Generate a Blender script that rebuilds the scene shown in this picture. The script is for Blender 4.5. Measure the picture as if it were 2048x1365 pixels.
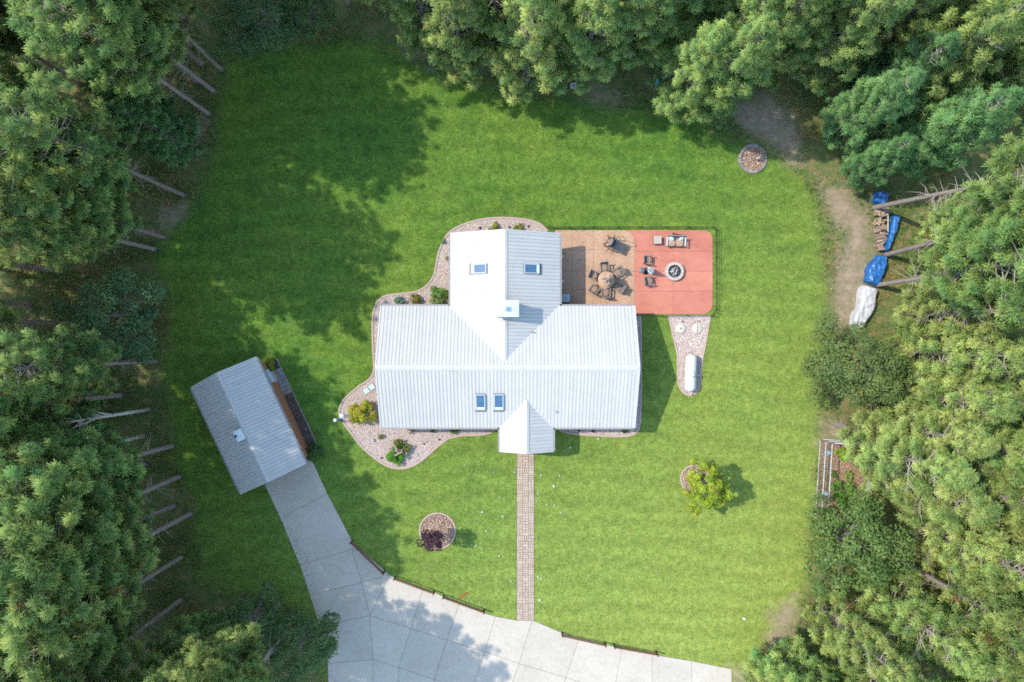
import bpy, math, random
import numpy as np
from mathutils import Vector, Matrix

for o in list(bpy.data.objects):
    bpy.data.objects.remove(o, do_unlink=True)
scene = bpy.context.scene
COL = scene.collection
PI = math.pi

# ------------------------------------------------------------------ camera, sky, sun, exposure
H = 54.6                 # flying height of the drone in metres
F = 1365.0               # focal length in photo pixels (24 mm equivalent)
cam_data = bpy.data.cameras.new('camera')
cam_data.lens = 24.0
cam_data.sensor_width = 36.0
cam_data.clip_start = 0.5
cam_data.clip_end = 2000.0
cam = bpy.data.objects.new('camera', cam_data)
cam.location = (0, 0, H)
cam.rotation_euler = (0, 0, 0)
COL.objects.link(cam)
scene.camera = cam

SUN_EL = 51.0
SUN_AZ = 285.7           # clockwise from the top of the picture
world = bpy.data.worlds.new('World')
scene.world = world
world.use_nodes = True
wn = world.node_tree
wn.nodes.clear()
sky = wn.nodes.new('ShaderNodeTexSky')
sky.sky_type = 'NISHITA'
sky.sun_disc = False
sky.sun_elevation = math.radians(SUN_EL)
sky.sun_rotation = math.radians(SUN_AZ)
sky.air_density = 1.9
sky.dust_density = 0.6
sky.ozone_density = 3.0
bg = wn.nodes.new('ShaderNodeBackground')
bg.inputs['Strength'].default_value = 0.15
wo = wn.nodes.new('ShaderNodeOutputWorld')
wn.links.new(sky.outputs[0], bg.inputs[0])
wn.links.new(bg.outputs[0], wo.inputs[0])

az = math.radians(SUN_AZ); el = math.radians(SUN_EL)
to_sun = Vector((math.sin(az)*math.cos(el), math.cos(az)*math.cos(el), math.sin(el)))
sun_data = bpy.data.lights.new('sun', 'SUN')
sun_data.energy = 2.05
sun_data.angle = math.radians(0.55)
sun_data.color = (1.0, 0.93, 0.80)
sun = bpy.data.objects.new('sun', sun_data)
sun.rotation_euler = to_sun.to_track_quat('Z', 'Y').to_euler()
sun.location = (-60, 20, 80)
COL.objects.link(sun)

scene.view_settings.view_transform = 'Standard'
scene.view_settings.look = 'None'
scene.view_settings.gamma = 1.0
scene.view_settings.use_curve_mapping = False
scene.view_settings.exposure = 1.78
scene.cycles.max_bounces = 6
scene.cycles.diffuse_bounces = 3
scene.cycles.glossy_bounces = 3
scene.cycles.transmission_bounces = 4
scene.cycles.transparent_max_bounces = 8
scene.cycles.use_denoising = False
scene.cycles.filter_width = 1.7

# ------------------------------------------------------------------ helpers
rng = np.random.default_rng(7)
random.seed(7)

def P(px, py, z=0.0):
    """world x, y of what shows at photo pixel (px, py) and stands z metres above the ground"""
    s = (H - z) / F
    return ((px - 1024.0) * s, (682.5 - py) * s)

def P3(px, py, z=0.0):
    x, y = P(px, py, z)
    return Vector((x, y, z))

class MB:
    """collects shapes for one mesh"""
    def __init__(self):
        self.v = []; self.f = []; self.s = []
    def add(self, verts, faces, smooth=False):
        n = len(self.v)
        self.v += [tuple(p) for p in verts]
        self.f += [tuple(i + n for i in f) for f in faces]
        self.s += [smooth] * len(faces)
        return self
    def box(self, c, size, rz=0.0, m=None):
        hx, hy, hz = size[0]/2, size[1]/2, size[2]/2
        pts = [Vector((sx*hx, sy*hy, sz*hz)) for sz in (-1, 1) for sy in (-1, 1) for sx in (-1, 1)]
        if m is not None:
            pts = [m @ p for p in pts]
        elif rz:
            cr, sr = math.cos(rz), math.sin(rz)
            pts = [Vector((p.x*cr - p.y*sr, p.x*sr + p.y*cr, p.z)) for p in pts]
        c = Vector(c)
        return self.add([p + c for p in pts], [(0, 2, 3, 1), (4, 5, 7, 6), (0, 1, 5, 4), (2, 6, 7, 3), (0, 4, 6, 2), (1, 3, 7, 5)])
    def obox(self, c, U, V, N, size):
        U, V, N, c = Vector(U), Vector(V), Vector(N), Vector(c)
        hx, hy, hz = size[0]/2, size[1]/2, size[2]/2
        pts = [c + U*(sx*hx) + V*(sy*hy) + N*(sz*hz) for sz in (-1, 1) for sy in (-1, 1) for sx in (-1, 1)]
        return self.add(pts, [(0, 2, 3, 1), (4, 5, 7, 6), (0, 1, 5, 4), (2, 6, 7, 3), (0, 4, 6, 2), (1, 3, 7, 5)])
    def bar(self, a, b, w, h=None, up=(0, 0, 1)):
        a, b = Vector(a), Vector(b)
        U = (b - a); L = U.length; U.normalize()
        V = Vector(up).cross(U)
        if V.length < 1e-4: V = Vector((0, 1, 0)).cross(U)
        V.normalize(); N = U.cross(V)
        return self.obox((a + b)/2, U, V, N, (L, w, h or w))
    def prism(self, poly, z0, z1, inset=0.0, bevel=0.0):
        n = len(poly)
        top = poly
        if bevel:
            cx = sum(p[0] for p in poly)/n; cy = sum(p[1] for p in poly)/n
            top = inset_poly(poly, bevel)
            vs = [(x, y, z0) for x, y in poly] + [(x, y, z1 - bevel) for x, y in poly] + [(x, y, z1) for x, y in top]
            fs = [tuple(range(2*n, 3*n))]
            for k in range(2):
                fs += [(k*n + i, k*n + (i+1) % n, (k+1)*n + (i+1) % n, (k+1)*n + i) for i in range(n)]
            fs.append(tuple(reversed(range(n))))
            return self.add(vs, fs)
        vs = [(x, y, z0) for x, y in poly] + [(x, y, z1) for x, y in poly]
        fs = [tuple(range(n, 2*n)), tuple(reversed(range(n)))]
        fs += [(i, (i+1) % n, n + (i+1) % n, n + i) for i in range(n)]
        return self.add(vs, fs)
    def tube(self, pts, radii, n=6, cap=True, smooth=True):
        pts = [Vector(p) for p in pts]
        if not hasattr(radii, '__len__'): radii = [radii]*len(pts)
        vs = []; ref = Vector((0.31, 0.17, 0.93))
        for i, p in enumerate(pts):
            d = (pts[min(i+1, len(pts)-1)] - pts[max(i-1, 0)])
            if d.length < 1e-9: d = Vector((0, 0, 1))
            d.normalize()
            a = d.cross(ref)
            if a.length < 0.05: a = d.cross(Vector((1, 0, 0)))
            a.normalize(); b = d.cross(a)
            for k in range(n):
                t = 2*PI*k/n
                vs.append(p + (a*math.cos(t) + b*math.sin(t))*radii[i])
        fs = []
        for i in range(len(pts)-1):
            for k in range(n):
                fs.append((i*n + k, i*n + (k+1) % n, (i+1)*n + (k+1) % n, (i+1)*n + k))
        self.add(vs, fs, smooth)
        if cap:
            m = len(self.v) - len(vs)
            self.f.append(tuple(m + k for k in reversed(range(n)))); self.s.append(False)
            self.f.append(tuple(m + (len(pts)-1)*n + k for k in range(n))); self.s.append(False)
        return self
    def lathe(self, c, prof, n=20, smooth=True, a0=0.0, a1=2*PI):
        full = abs(a1 - a0 - 2*PI) < 1e-6
        m = n if full else n + 1
        vs = []
        for r, z in prof:
            for k in range(m):
                t = a0 + (a1 - a0)*k/n
                vs.append((c[0] + r*math.cos(t), c[1] + r*math.sin(t), c[2] + z))
        fs = []
        for i in range(len(prof)-1):
            for k in range(n):
                k2 = (k+1) % m
                fs.append((i*m + k, i*m + k2, (i+1)*m + k2, (i+1)*m + k))
        return self.add(vs, fs, smooth)
    def strip(self, line, w, z0, z1):
        """a kerb-like band of width w along a plan line"""
        n = len(line); L = []; R = []
        for i in range(n):
            a = Vector(line[max(i-1, 0)]); b = Vector(line[min(i+1, n-1)])
            d = (b - a); d.normalize(); nn = Vector((-d.y, d.x))
            p = Vector(line[i]); L.append(p + nn*w/2); R.append(p - nn*w/2)
        vs = []
        for i in range(n):
            vs += [(L[i].x, L[i].y, z0), (L[i].x, L[i].y, z1), (R[i].x, R[i].y, z1), (R[i].x, R[i].y, z0)]
        fs = []
        for i in range(n-1):
            a, b = i*4, i*4 + 4
            for k in range(3):
                fs.append((a+k, b+k, b+k+1, a+k+1))
        fs += [(0, 1, 2, 3), ((n-1)*4+3, (n-1)*4+2, (n-1)*4+1, (n-1)*4)]
        return self.add(vs, fs)
    def build(self, name, mat, parent=None, org=None):
        me = bpy.data.meshes.new(name)
        v = self.v
        if org is not None:
            v = [(a-org[0], b-org[1], c-org[2]) for a, b, c in v]
        me.from_pydata(v, [], self.f)
        me.polygons.foreach_set('use_smooth', self.s)
        me.materials.append(mat)
        me.update()
        o = bpy.data.objects.new(name, me)
        COL.objects.link(o)
        if parent: o.parent = parent
        return o

def inset_poly(poly, d):
    n = len(poly); out = []
    area = sum(poly[i][0]*poly[(i+1) % n][1] - poly[(i+1) % n][0]*poly[i][1] for i in range(n))
    sg = 1 if area > 0 else -1
    for i in range(n):
        p0, p1, p2 = Vector(poly[i-1][:2]), Vector(poly[i][:2]), Vector(poly[(i+1) % n][:2])
        e1 = (p1-p0).normalized(); e2 = (p2-p1).normalized()
        n1 = Vector((-e1.y, e1.x))*sg; n2 = Vector((-e2.y, e2.x))*sg
        b = n1 + n2
        if b.length < 1e-6: b = n1.copy()
        b.normalize()
        k = d / max(0.35, b.dot(n1))
        out.append((p1.x + b.x*k, p1.y + b.y*k))
    return out

def ccw(poly):
    n = len(poly)
    a = sum(poly[i][0]*poly[(i+1) % n][1] - poly[(i+1) % n][0]*poly[i][1] for i in range(n))
    return list(poly) if a > 0 else list(reversed(poly))

def smooth_line(pts, per=5, closed=False):
    """Catmull-Rom through plan points"""
    out = []; n = len(pts)
    for i in range(n if closed else n-1):
        g = lambda k: Vector(pts[k % n]) if closed else Vector(pts[min(max(k, 0), n-1)])
        p0, p1, p2, p3 = g(i-1), g(i), g(i+1), g(i+2)
        for k in range(per):
            t = k/per
            q = 0.5*((2*p1) + (p2-p0)*t + (2*p0-5*p1+4*p2-p3)*t*t + (3*p1-p0-3*p2+p3)*t**3)
            out.append(tuple(q))
    if not closed: out.append(tuple(pts[-1]))
    return out

def tri_mesh(name, V, Fa, col, mat, parent=None, kind=None, nrm=None):
    """fast mesh from numpy arrays, col = per-vertex rgb"""
    me = bpy.data.meshes.new(name)
    nv, nf, k = len(V), len(Fa), Fa.shape[1]
    me.vertices.add(nv); me.vertices.foreach_set('co', V.astype(np.float32).ravel())
    me.loops.add(nf*k); me.loops.foreach_set('vertex_index', Fa.astype(np.int32).ravel())
    me.polygons.add(nf)
    me.polygons.foreach_set('loop_start', (np.arange(nf)*k).astype(np.int32))
    me.polygons.foreach_set('loop_total', np.full(nf, k, np.int32))
    me.update(calc_edges=True)
    if col is not None:
        a = me.color_attributes.new('Col', 'FLOAT_COLOR', 'POINT')
        a.data.foreach_set('color', np.concatenate([col, np.ones((nv, 1))], 1).astype(np.float32).ravel())
    if nrm is not None: me.normals_split_custom_set_from_vertices(nrm.astype(np.float32))
    me.materials.append(mat)
    o = bpy.data.objects.new(name, me)
    COL.objects.link(o)
    if parent: o.parent = parent
    if kind: o['kind'] = kind
    return o

def thing(name, loc, label, cat, group=None, rz=0.0):
    o = bpy.data.objects.new(name, None)
    o.empty_display_size = 0.2
    o.location = (loc[0], loc[1], loc[2] if len(loc) > 2 else 0.0)
    o.rotation_euler = (0, 0, rz)
    COL.objects.link(o)
    return tag(o, label, cat, group)

def tag(o, label, cat, group=None):
    o['label'] = label; o['category'] = cat
    if group: o['group'] = group
    return o

def struct(o, kind='structure'):
    o['kind'] = kind
    return o

def copy_tree(o, parent=None):
    c = o.copy(); COL.objects.link(c); c.parent = parent
    for ch in o.children: copy_tree(ch, c)
    return c

def sdist(X, Y, poly):
    """signed distance to a plan polygon, positive inside"""
    poly = np.asarray(poly, float); n = len(poly)
    d2 = np.full(X.shape, 1e18); ins = np.zeros(X.shape, bool)
    for i in range(n):
        ax, ay = poly[i]; bx, by = poly[(i+1) % n]
        ex, ey = bx-ax, by-ay
        t = np.clip(((X-ax)*ex + (Y-ay)*ey)/(ex*ex+ey*ey+1e-12), 0, 1)
        d2 = np.minimum(d2, (X-ax-t*ex)**2 + (Y-ay-t*ey)**2)
        cond = ((ay > Y) != (by > Y))
        with np.errstate(divide='ignore', invalid='ignore'):
            xi = (bx-ax)*(Y-ay)/(by-ay if by != ay else 1e-12) + ax
        ins ^= cond & (X < xi)
    d = np.sqrt(d2)
    return np.where(ins, d, -d)

# ------------------------------------------------------------------ materials
def new_mat(name):
    m = bpy.data.materials.new(name); m.use_nodes = True
    nt = m.node_tree; nt.nodes.clear()
    out = nt.nodes.new('ShaderNodeOutputMaterial')
    return m, nt, out

def principled(nt, rough=0.8, metal=0.0, spec=0.3):
    b = nt.nodes.new('ShaderNodeBsdfPrincipled')
    b.inputs['Roughness'].default_value = rough
    b.inputs['Metallic'].default_value = metal
    b.inputs['Specular IOR Level'].default_value = spec
    return b

def noise(nt, scale, detail=5, rough=0.6, vec=None):
    n = nt.nodes.new('ShaderNodeTexNoise')
    n.inputs['Scale'].default_value = scale
    n.inputs['Detail'].default_value = detail
    n.inputs['Roughness'].default_value = rough
    if vec is not None: nt.links.new(vec, n.inputs['Vector'])
    return n

def ramp(nt, fac, stops):
    r = nt.nodes.new('ShaderNodeValToRGB')
    el_ = r.color_ramp.elements
    while len(el_) < len(stops): el_.new(0.5)
    for e, (p, c) in zip(el_, stops):
        e.position = p; e.color = (c[0], c[1], c[2], 1)
    nt.links.new(fac, r.inputs[0])
    return r

def mix_rgb(nt, fac, a, b, mode='MIX'):
    m = nt.nodes.new('ShaderNodeMixRGB'); m.blend_type = mode
    for k, val in enumerate((fac, a, b)):
        s = m.inputs[k]
        if isinstance(val, bpy.types.NodeSocket): nt.links.new(val, s)
        elif isinstance(val, (int, float)): s.default_value = val if k == 0 else (val, val, val, 1)
        else: s.default_value = (val[0], val[1], val[2], 1)
    return m.outputs[0]

def math_n(nt, op, a, b=None, clamp=False):
    m = nt.nodes.new('ShaderNodeMath'); m.operation = op; m.use_clamp = clamp
    for k, val in enumerate((a, b)):
        if val is None: continue
        if isinstance(val, bpy.types.NodeSocket): nt.links.new(val, m.inputs[k])
        else: m.inputs[k].default_value = val
    return m.outputs[0]

def M(name, c1, c2=None, scale=4.0, rough=0.8, metal=0.0, spec=0.3, bump=0.0, bscale=None, rand=0.0, c3=None, world_co=False):
    """plain surface: noise between two or three tones, optional bump and per-object variation"""
    m, nt, out = new_mat(name)
    b = principled(nt, rough, metal, spec)
    if world_co:
        g = nt.nodes.new('ShaderNodeNewGeometry'); vec = g.outputs['Position']
    else:
        tc = nt.nodes.new('ShaderNodeTexCoord'); vec = tc.outputs['Object']
    c2 = c2 or tuple(x*0.82 for x in c1)
    n = noise(nt, scale, 6, 0.65, vec)
    stops = [(0.32, c2), (0.68, c1)] if c3 is None else [(0.28, c2), (0.5, c1), (0.74, c3)]
    col = ramp(nt, n.outputs[0], stops).outputs[0]
    if rand:
        oi = nt.nodes.new('ShaderNodeObjectInfo')
        hs = nt.nodes.new('ShaderNodeHueSaturation')
        nt.links.new(math_n(nt, 'ADD', math_n(nt, 'MULTIPLY', oi.outputs['Random'], 2*rand), 1-rand), hs.inputs['Value'])
        nt.links.new(col, hs.inputs['Color']); col = hs.outputs[0]
    nt.links.new(col, b.inputs['Base Color'])
    if bump:
        bn = noise(nt, bscale or scale*6, 4, 0.6, vec)
        bp = nt.nodes.new('ShaderNodeBump'); bp.inputs['Strength'].default_value = bump
        bp.inputs['Distance'].default_value = 0.02
        nt.links.new(bn.outputs[0], bp.inputs['Height']); nt.links.new(bp.outputs[0], b.inputs['Normal'])
    nt.links.new(b.outputs[0], out.inputs[0])
    return m

def MCOL(name, rough=0.7, trans=0.0, spec=0.25, rand=0.0, hue=0.0):
    """surface coloured piece by piece by its colour attribute"""
    m, nt, out = new_mat(name)
    at = nt.nodes.new('ShaderNodeAttribute'); at.attribute_name = 'Col'
    col = at.outputs['Color']
    if rand:
        oi = nt.nodes.new('ShaderNodeObjectInfo')
        hs = nt.nodes.new('ShaderNodeHueSaturation')
        nt.links.new(math_n(nt, 'ADD', math_n(nt, 'MULTIPLY', oi.outputs['Random'], 2*rand), 1-rand), hs.inputs['Value'])
        if hue:
            r2 = math_n(nt, 'FRACT', math_n(nt, 'MULTIPLY', oi.outputs['Random'], 7.31))
            nt.links.new(math_n(nt, 'ADD', math_n(nt, 'MULTIPLY', r2, 2*hue), 0.5-hue), hs.inputs['Hue'])
        nt.links.new(col, hs.inputs['Color']); col = hs.outputs[0]
    b = principled(nt, rough, 0, spec)
    nt.links.new(col, b.inputs['Base Color'])
    if trans:
        t = nt.nodes.new('ShaderNodeBsdfTranslucent'); nt.links.new(col, t.inputs[0])
        mx = nt.nodes.new('ShaderNodeMixShader'); mx.inputs[0].default_value = trans
        nt.links.new(b.outputs[0], mx.inputs[1]); nt.links.new(t.outputs[0], mx.inputs[2])
        nt.links.new(mx.outputs[0], out.inputs[0])
    else:
        nt.links.new(b.outputs[0], out.inputs[0])
    return m

m_roof = M('painted_white_steel', (0.352, 0.342, 0.328), (0.322, 0.314, 0.302), 0.8, 0.62, 0.0, 0.2, rand=0.035)
m_trim = M('white_trim', (0.375, 0.372, 0.365), (0.345, 0.342, 0.335), 2.0, 0.45)
m_gutter = M('grey_brown_gutter', (0.20, 0.18, 0.17), None, 2.0, 0.5)
m_siding = M('tan_siding', (0.36, 0.27, 0.19), (0.30, 0.22, 0.15), 2.5, 0.8)
m_brownwall = M('red_brown_siding', (0.30, 0.14, 0.08), (0.24, 0.105, 0.06), 2.5, 0.8, bump=0.3)
m_galv = M('galvanised_metal', (0.50, 0.56, 0.58), (0.36, 0.42, 0.45), 5.0, 0.45, 0.35, 0.5)
m_glass = M('skylight_glass', (0.035, 0.09, 0.16), (0.02, 0.055, 0.11), 1.2, 0.06, 0.0, 0.9)  # dark blue base carries the blue of the reflected sky
m_well = M('skylight_well', (0.55, 0.62, 0.56), None, 2.0, 0.6)
m_frame = M('dark_grey_flashing', (0.12, 0.12, 0.13), (0.09, 0.09, 0.10), 3.0, 0.5)
def worn_concrete(name, c_lo, c_hi, stain, spot, rand):
    """cast concrete with weathering: broad tone drift, blotches, dark spots and faint rubbed streaks"""
    m, nt, out = new_mat(name); b = principled(nt, 0.85, 0, 0.25)
    g = nt.nodes.new('ShaderNodeNewGeometry'); vec = g.outputs['Position']
    col = ramp(nt, noise(nt, 0.45, 6, 0.65, vec).outputs[0], [(0.3, c_lo), (0.68, c_hi)]).outputs[0]
    col = mix_rgb(nt, 1.0, col, ramp(nt, noise(nt, 3.2, 8, 0.75, vec).outputs[0], [(0.28, (0.84, 0.83, 0.81)), (0.5, (1, 1, 1)), (0.75, (1.06, 1.06, 1.05))]).outputs[0], 'MULTIPLY')
    col = mix_rgb(nt, 1.0, col, ramp(nt, noise(nt, 26, 3, 0.7, vec).outputs[0], [(0.3, (0.93, 0.93, 0.92)), (0.6, (1.02, 1.02, 1.02))]).outputs[0], 'MULTIPLY')
    w = math_n(nt, 'MULTIPLY', ramp(nt, noise(nt, 0.9, 9, 0.8, vec).outputs[0], [(0.58, (0, 0, 0)), (0.72, (1, 1, 1))]).outputs[0], 0.45)
    col = mix_rgb(nt, w, col, stain)
    sp = math_n(nt, 'MULTIPLY', ramp(nt, noise(nt, 4.5, 2, 0.4, vec).outputs[0], [(0.70, (0, 0, 0)), (0.76, (1, 1, 1))]).outputs[0], 0.4)
    col = mix_rgb(nt, sp, col, spot)
    oi = nt.nodes.new('ShaderNodeObjectInfo'); hs = nt.nodes.new('ShaderNodeHueSaturation')
    nt.links.new(math_n(nt, 'ADD', math_n(nt, 'MULTIPLY', oi.outputs['Random'], 2*rand), 1-rand), hs.inputs['Value'])
    nt.links.new(col, hs.inputs['Color']); nt.links.new(hs.outputs[0], b.inputs['Base Color'])
    bp = nt.nodes.new('ShaderNodeBump'); bp.inputs['Strength'].default_value = 0.25; bp.inputs['Distance'].default_value = 0.01
    nt.links.new(noise(nt, 30, 4, 0.6, vec).outputs[0], bp.inputs['Height']); nt.links.new(bp.outputs[0], b.inputs['Normal'])
    nt.links.new(b.outputs[0], out.inputs[0])
    return m
m_conc = worn_concrete('concrete', (0.298, 0.263, 0.222), (0.352, 0.312, 0.268), (0.25, 0.215, 0.175), (0.19, 0.165, 0.14), 0.04)
m_joint = M('joint_soil', (0.10, 0.085, 0.07), None, 6, 0.95)
m_red = worn_concrete('red_stained_concrete', (0.305, 0.104, 0.072), (0.365, 0.142, 0.100), (0.37, 0.20, 0.145), (0.22, 0.085, 0.065), 0.05)
m_kerb = M('pinkish_kerb', (0.33, 0.25, 0.21), (0.27, 0.195, 0.16), 5, 0.9, bump=0.4)
m_paver = M('tan_brick_paver', (0.305, 0.232, 0.182), (0.235, 0.176, 0.136), 7.0, 0.9, bump=0.5, rand=0.12, c3=(0.335, 0.26, 0.207))
m_wood = M('brown_stained_wood', (0.17, 0.075, 0.045), (0.11, 0.05, 0.03), 6, 0.75)
m_darkwood = M('dark_wood', (0.055, 0.032, 0.025), (0.035, 0.02, 0.016), 6, 0.75)
m_wicker = M('grey_brown_wicker', (0.20, 0.18, 0.165), (0.10, 0.088, 0.08), 45, 0.75, bump=0.8)
m_black = M('black_metal', (0.018, 0.02, 0.02), None, 6, 0.45)
m_darkcloth = M('charcoal_mesh_cloth', (0.035, 0.042, 0.05), (0.022, 0.026, 0.032), 20, 0.8)
m_tan_cush = M('tan_cushion', (0.31, 0.20, 0.14), (0.22, 0.135, 0.09), 9, 0.9)
m_cream = M('cream_umbrella_cloth', (0.40, 0.335, 0.30), (0.34, 0.27, 0.235), 4, 0.9)
m_white = M('white_paint', (0.41, 0.415, 0.42), (0.38, 0.385, 0.39), 3, 0.35, 0, 0.5)
m_pillow = M('pale_blue_pillow', (0.32, 0.42, 0.45), (0.37, 0.44, 0.46), 8, 0.9)
m_pillow2 = M('white_pillow', (0.42, 0.425, 0.44), (0.37, 0.375, 0.39), 8, 0.9)
m_tabletop = M('brown_table_top', (0.33, 0.21, 0.14), (0.25, 0.155, 0.10), 5, 0.6)
m_bark = M('pine_bark', (0.20, 0.165, 0.15), (0.10, 0.08, 0.07), 9, 0.95, bump=1.0, bscale=14, rand=0.15, c3=(0.27, 0.23, 0.21))
m_birch = M('pale_birch_bark', (0.42, 0.41, 0.39), (0.10, 0.09, 0.085), 6, 0.9, c3=(0.5, 0.49, 0.47))
m_limb = M('pale_dead_limb', (0.30, 0.255, 0.225), (0.20, 0.165, 0.145), 3, 0.95)
m_needle = MCOL('pine_needles', 0.6, 0.45, 0.15, rand=0.14, hue=0.014)
m_leaf = MCOL('broad_leaves', 0.6, 0.38, 0.12, rand=0.08)
m_grass = MCOL('grass_blades', 0.6, 0.35, 0.2)
m_stone = MCOL('gravel_stones', 0.85, 0.0, 0.3)
m_chip = MCOL('mulch_chips', 0.95, 0.0, 0.1)
m_rock = M('grey_rock', (0.36, 0.34, 0.33), (0.22, 0.21, 0.20), 4, 0.9, bump=0.6)
m_darkrock = M('dark_rock', (0.07, 0.055, 0.055), (0.04, 0.035, 0.035), 4, 0.9, bump=0.6)
m_block = M('grey_wall_block', (0.20, 0.18, 0.165), (0.13, 0.115, 0.105), 5, 0.9, bump=0.6, rand=0.2)
m_pit = M('fire_pit_block', (0.35, 0.30, 0.265), (0.29, 0.245, 0.215), 7, 0.9, bump=0.5, rand=0.06)
m_ash = M('ash', (0.17, 0.16, 0.155), (0.05, 0.05, 0.05), 9, 0.95, bump=0.9)
def tarp_material(name, c1, c2, rough):
    m, nt, out = new_mat(name); b = principled(nt, rough, 0, 0.5)
    g = nt.nodes.new('ShaderNodeNewGeometry'); vec = g.outputs['Position']
    col = ramp(nt, noise(nt, 2.5, 6, 0.7, vec).outputs[0], [(0.35, c2), (0.65, c1)]).outputs[0]
    nt.links.new(col, b.inputs['Base Color'])
    v = nt.nodes.new('ShaderNodeTexVoronoi'); v.feature = 'F1'; v.inputs['Scale'].default_value = 1.5
    ad = nt.nodes.new('ShaderNodeVectorMath'); ad.operation = 'MULTIPLY_ADD'
    nt.links.new(noise(nt, 2.0, 4, 0.6, vec).outputs['Color'], ad.inputs[0]); ad.inputs[1].default_value = (0.9, 0.9, 0.9); nt.links.new(vec, ad.inputs[2])
    nt.links.new(ad.outputs[0], v.inputs['Vector'])
    bp = nt.nodes.new('ShaderNodeBump'); bp.inputs['Strength'].default_value = 1.0; bp.inputs['Distance'].default_value = 0.13
    nt.links.new(v.outputs['Distance'], bp.inputs['Height']); nt.links.new(bp.outputs[0], b.inputs['Normal'])
    nt.links.new(b.outputs[0], out.inputs[0])
    return m
m_bluetarp = tarp_material('blue_tarp', (0.014, 0.105, 0.30), (0.008, 0.06, 0.20), 0.33)
m_whitetarp = tarp_material('white_tarp', (0.34, 0.34, 0.35), (0.28, 0.28, 0.29), 0.5)
m_log = M('split_firewood', (0.33, 0.24, 0.18), (0.19, 0.13, 0.10), 7, 0.95, rand=0.3)
m_lid = M('concrete_lid', (0.40, 0.365, 0.30), (0.33, 0.30, 0.25), 5, 0.9)
m_green_lid = M('pale_green_plastic', (0.31, 0.40, 0.37), (0.28, 0.36, 0.335), 3, 0.6)
m_shroom = M('pale_mushroom', (0.30, 0.34, 0.31), (0.22, 0.26, 0.225), 20, 0.8)
m_orange = M('orange_plastic', (0.24, 0.05, 0.02), None, 4, 0.6)
m_teal = M('teal_paint', (0.10, 0.27, 0.28), None, 4, 0.6)
m_soil = M('dark_bed_soil', (0.085, 0.06, 0.05), (0.05, 0.036, 0.03), 7, 0.95, bump=0.9)
m_bedbase = M('bed_base', (0.36, 0.285, 0.25), (0.26, 0.20, 0.175), 14, 0.95, bump=0.8, bscale=40)
m_mulchbase = M('mulch_base', (0.17, 0.11, 0.085), (0.11, 0.07, 0.05), 14, 0.95, bump=0.9, bscale=40)
m_gardensoil = M('orange_garden_mulch', (0.20, 0.135, 0.092), (0.14, 0.09, 0.06), 10, 0.95, bump=0.9, bscale=40)
m_pipe = M('white_plastic_pipe', (0.42, 0.42, 0.42), None, 3, 0.5)
m_wire = M('grey_wire', (0.22, 0.22, 0.22), None, 3, 0.5, 0.5)
m_bin = M('blue_grey_plastic', (0.20, 0.26, 0.28), None, 3, 0.6)
m_ac = M('light_grey_metal', (0.31, 0.36, 0.385), (0.27, 0.32, 0.345), 3, 0.5)

def stamped_material():
    m, nt, out = new_mat('stamped_tan_concrete')
    b = principled(nt, 0.75, 0, 0.3)
    g = nt.nodes.new('ShaderNodeNewGeometry'); vec = g.outputs['Position']
    n = noise(nt, 0.8, 5, 0.6, vec)
    base = ramp(nt, n.outputs[0], [(0.3, (0.285, 0.172, 0.108)), (0.7, (0.36, 0.226, 0.145))]).outputs[0]
    v = nt.nodes.new('ShaderNodeTexVoronoi'); v.feature = 'DISTANCE_TO_EDGE'; v.inputs['Scale'].default_value = 5.2
    v.inputs['Randomness'].default_value = 0.9
    nn = noise(nt, 3.0, 3, 0.5, vec)
    add = nt.nodes.new('ShaderNodeVectorMath'); add.operation = 'MULTIPLY_ADD'
    nt.links.new(nn.outputs['Color'], add.inputs[0]); add.inputs[1].default_value = (0.25, 0.25, 0.0); nt.links.new(vec, add.inputs[2])
    nt.links.new(add.outputs[0], v.inputs['Vector'])
    e = ramp(nt, v.outputs['Distance'], [(0.0, (0.66, 0.64, 0.62)), (0.12, (1, 1, 1))]).outputs[0]
    col = mix_rgb(nt, 1.0, base, e, 'MULTIPLY')
    nt.links.new(col, b.inputs['Base Color'])
    bp = nt.nodes.new('ShaderNodeBump'); bp.inputs['Strength'].default_value = 0.4; bp.inputs['Distance'].default_value = 0.015
    nt.links.new(v.outputs['Distance'], bp.inputs['Height']); nt.links.new(bp.outputs[0], b.inputs['Normal'])
    nt.links.new(b.outputs[0], out.inputs[0])
    return m
m_stamped = stamped_material()

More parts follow.
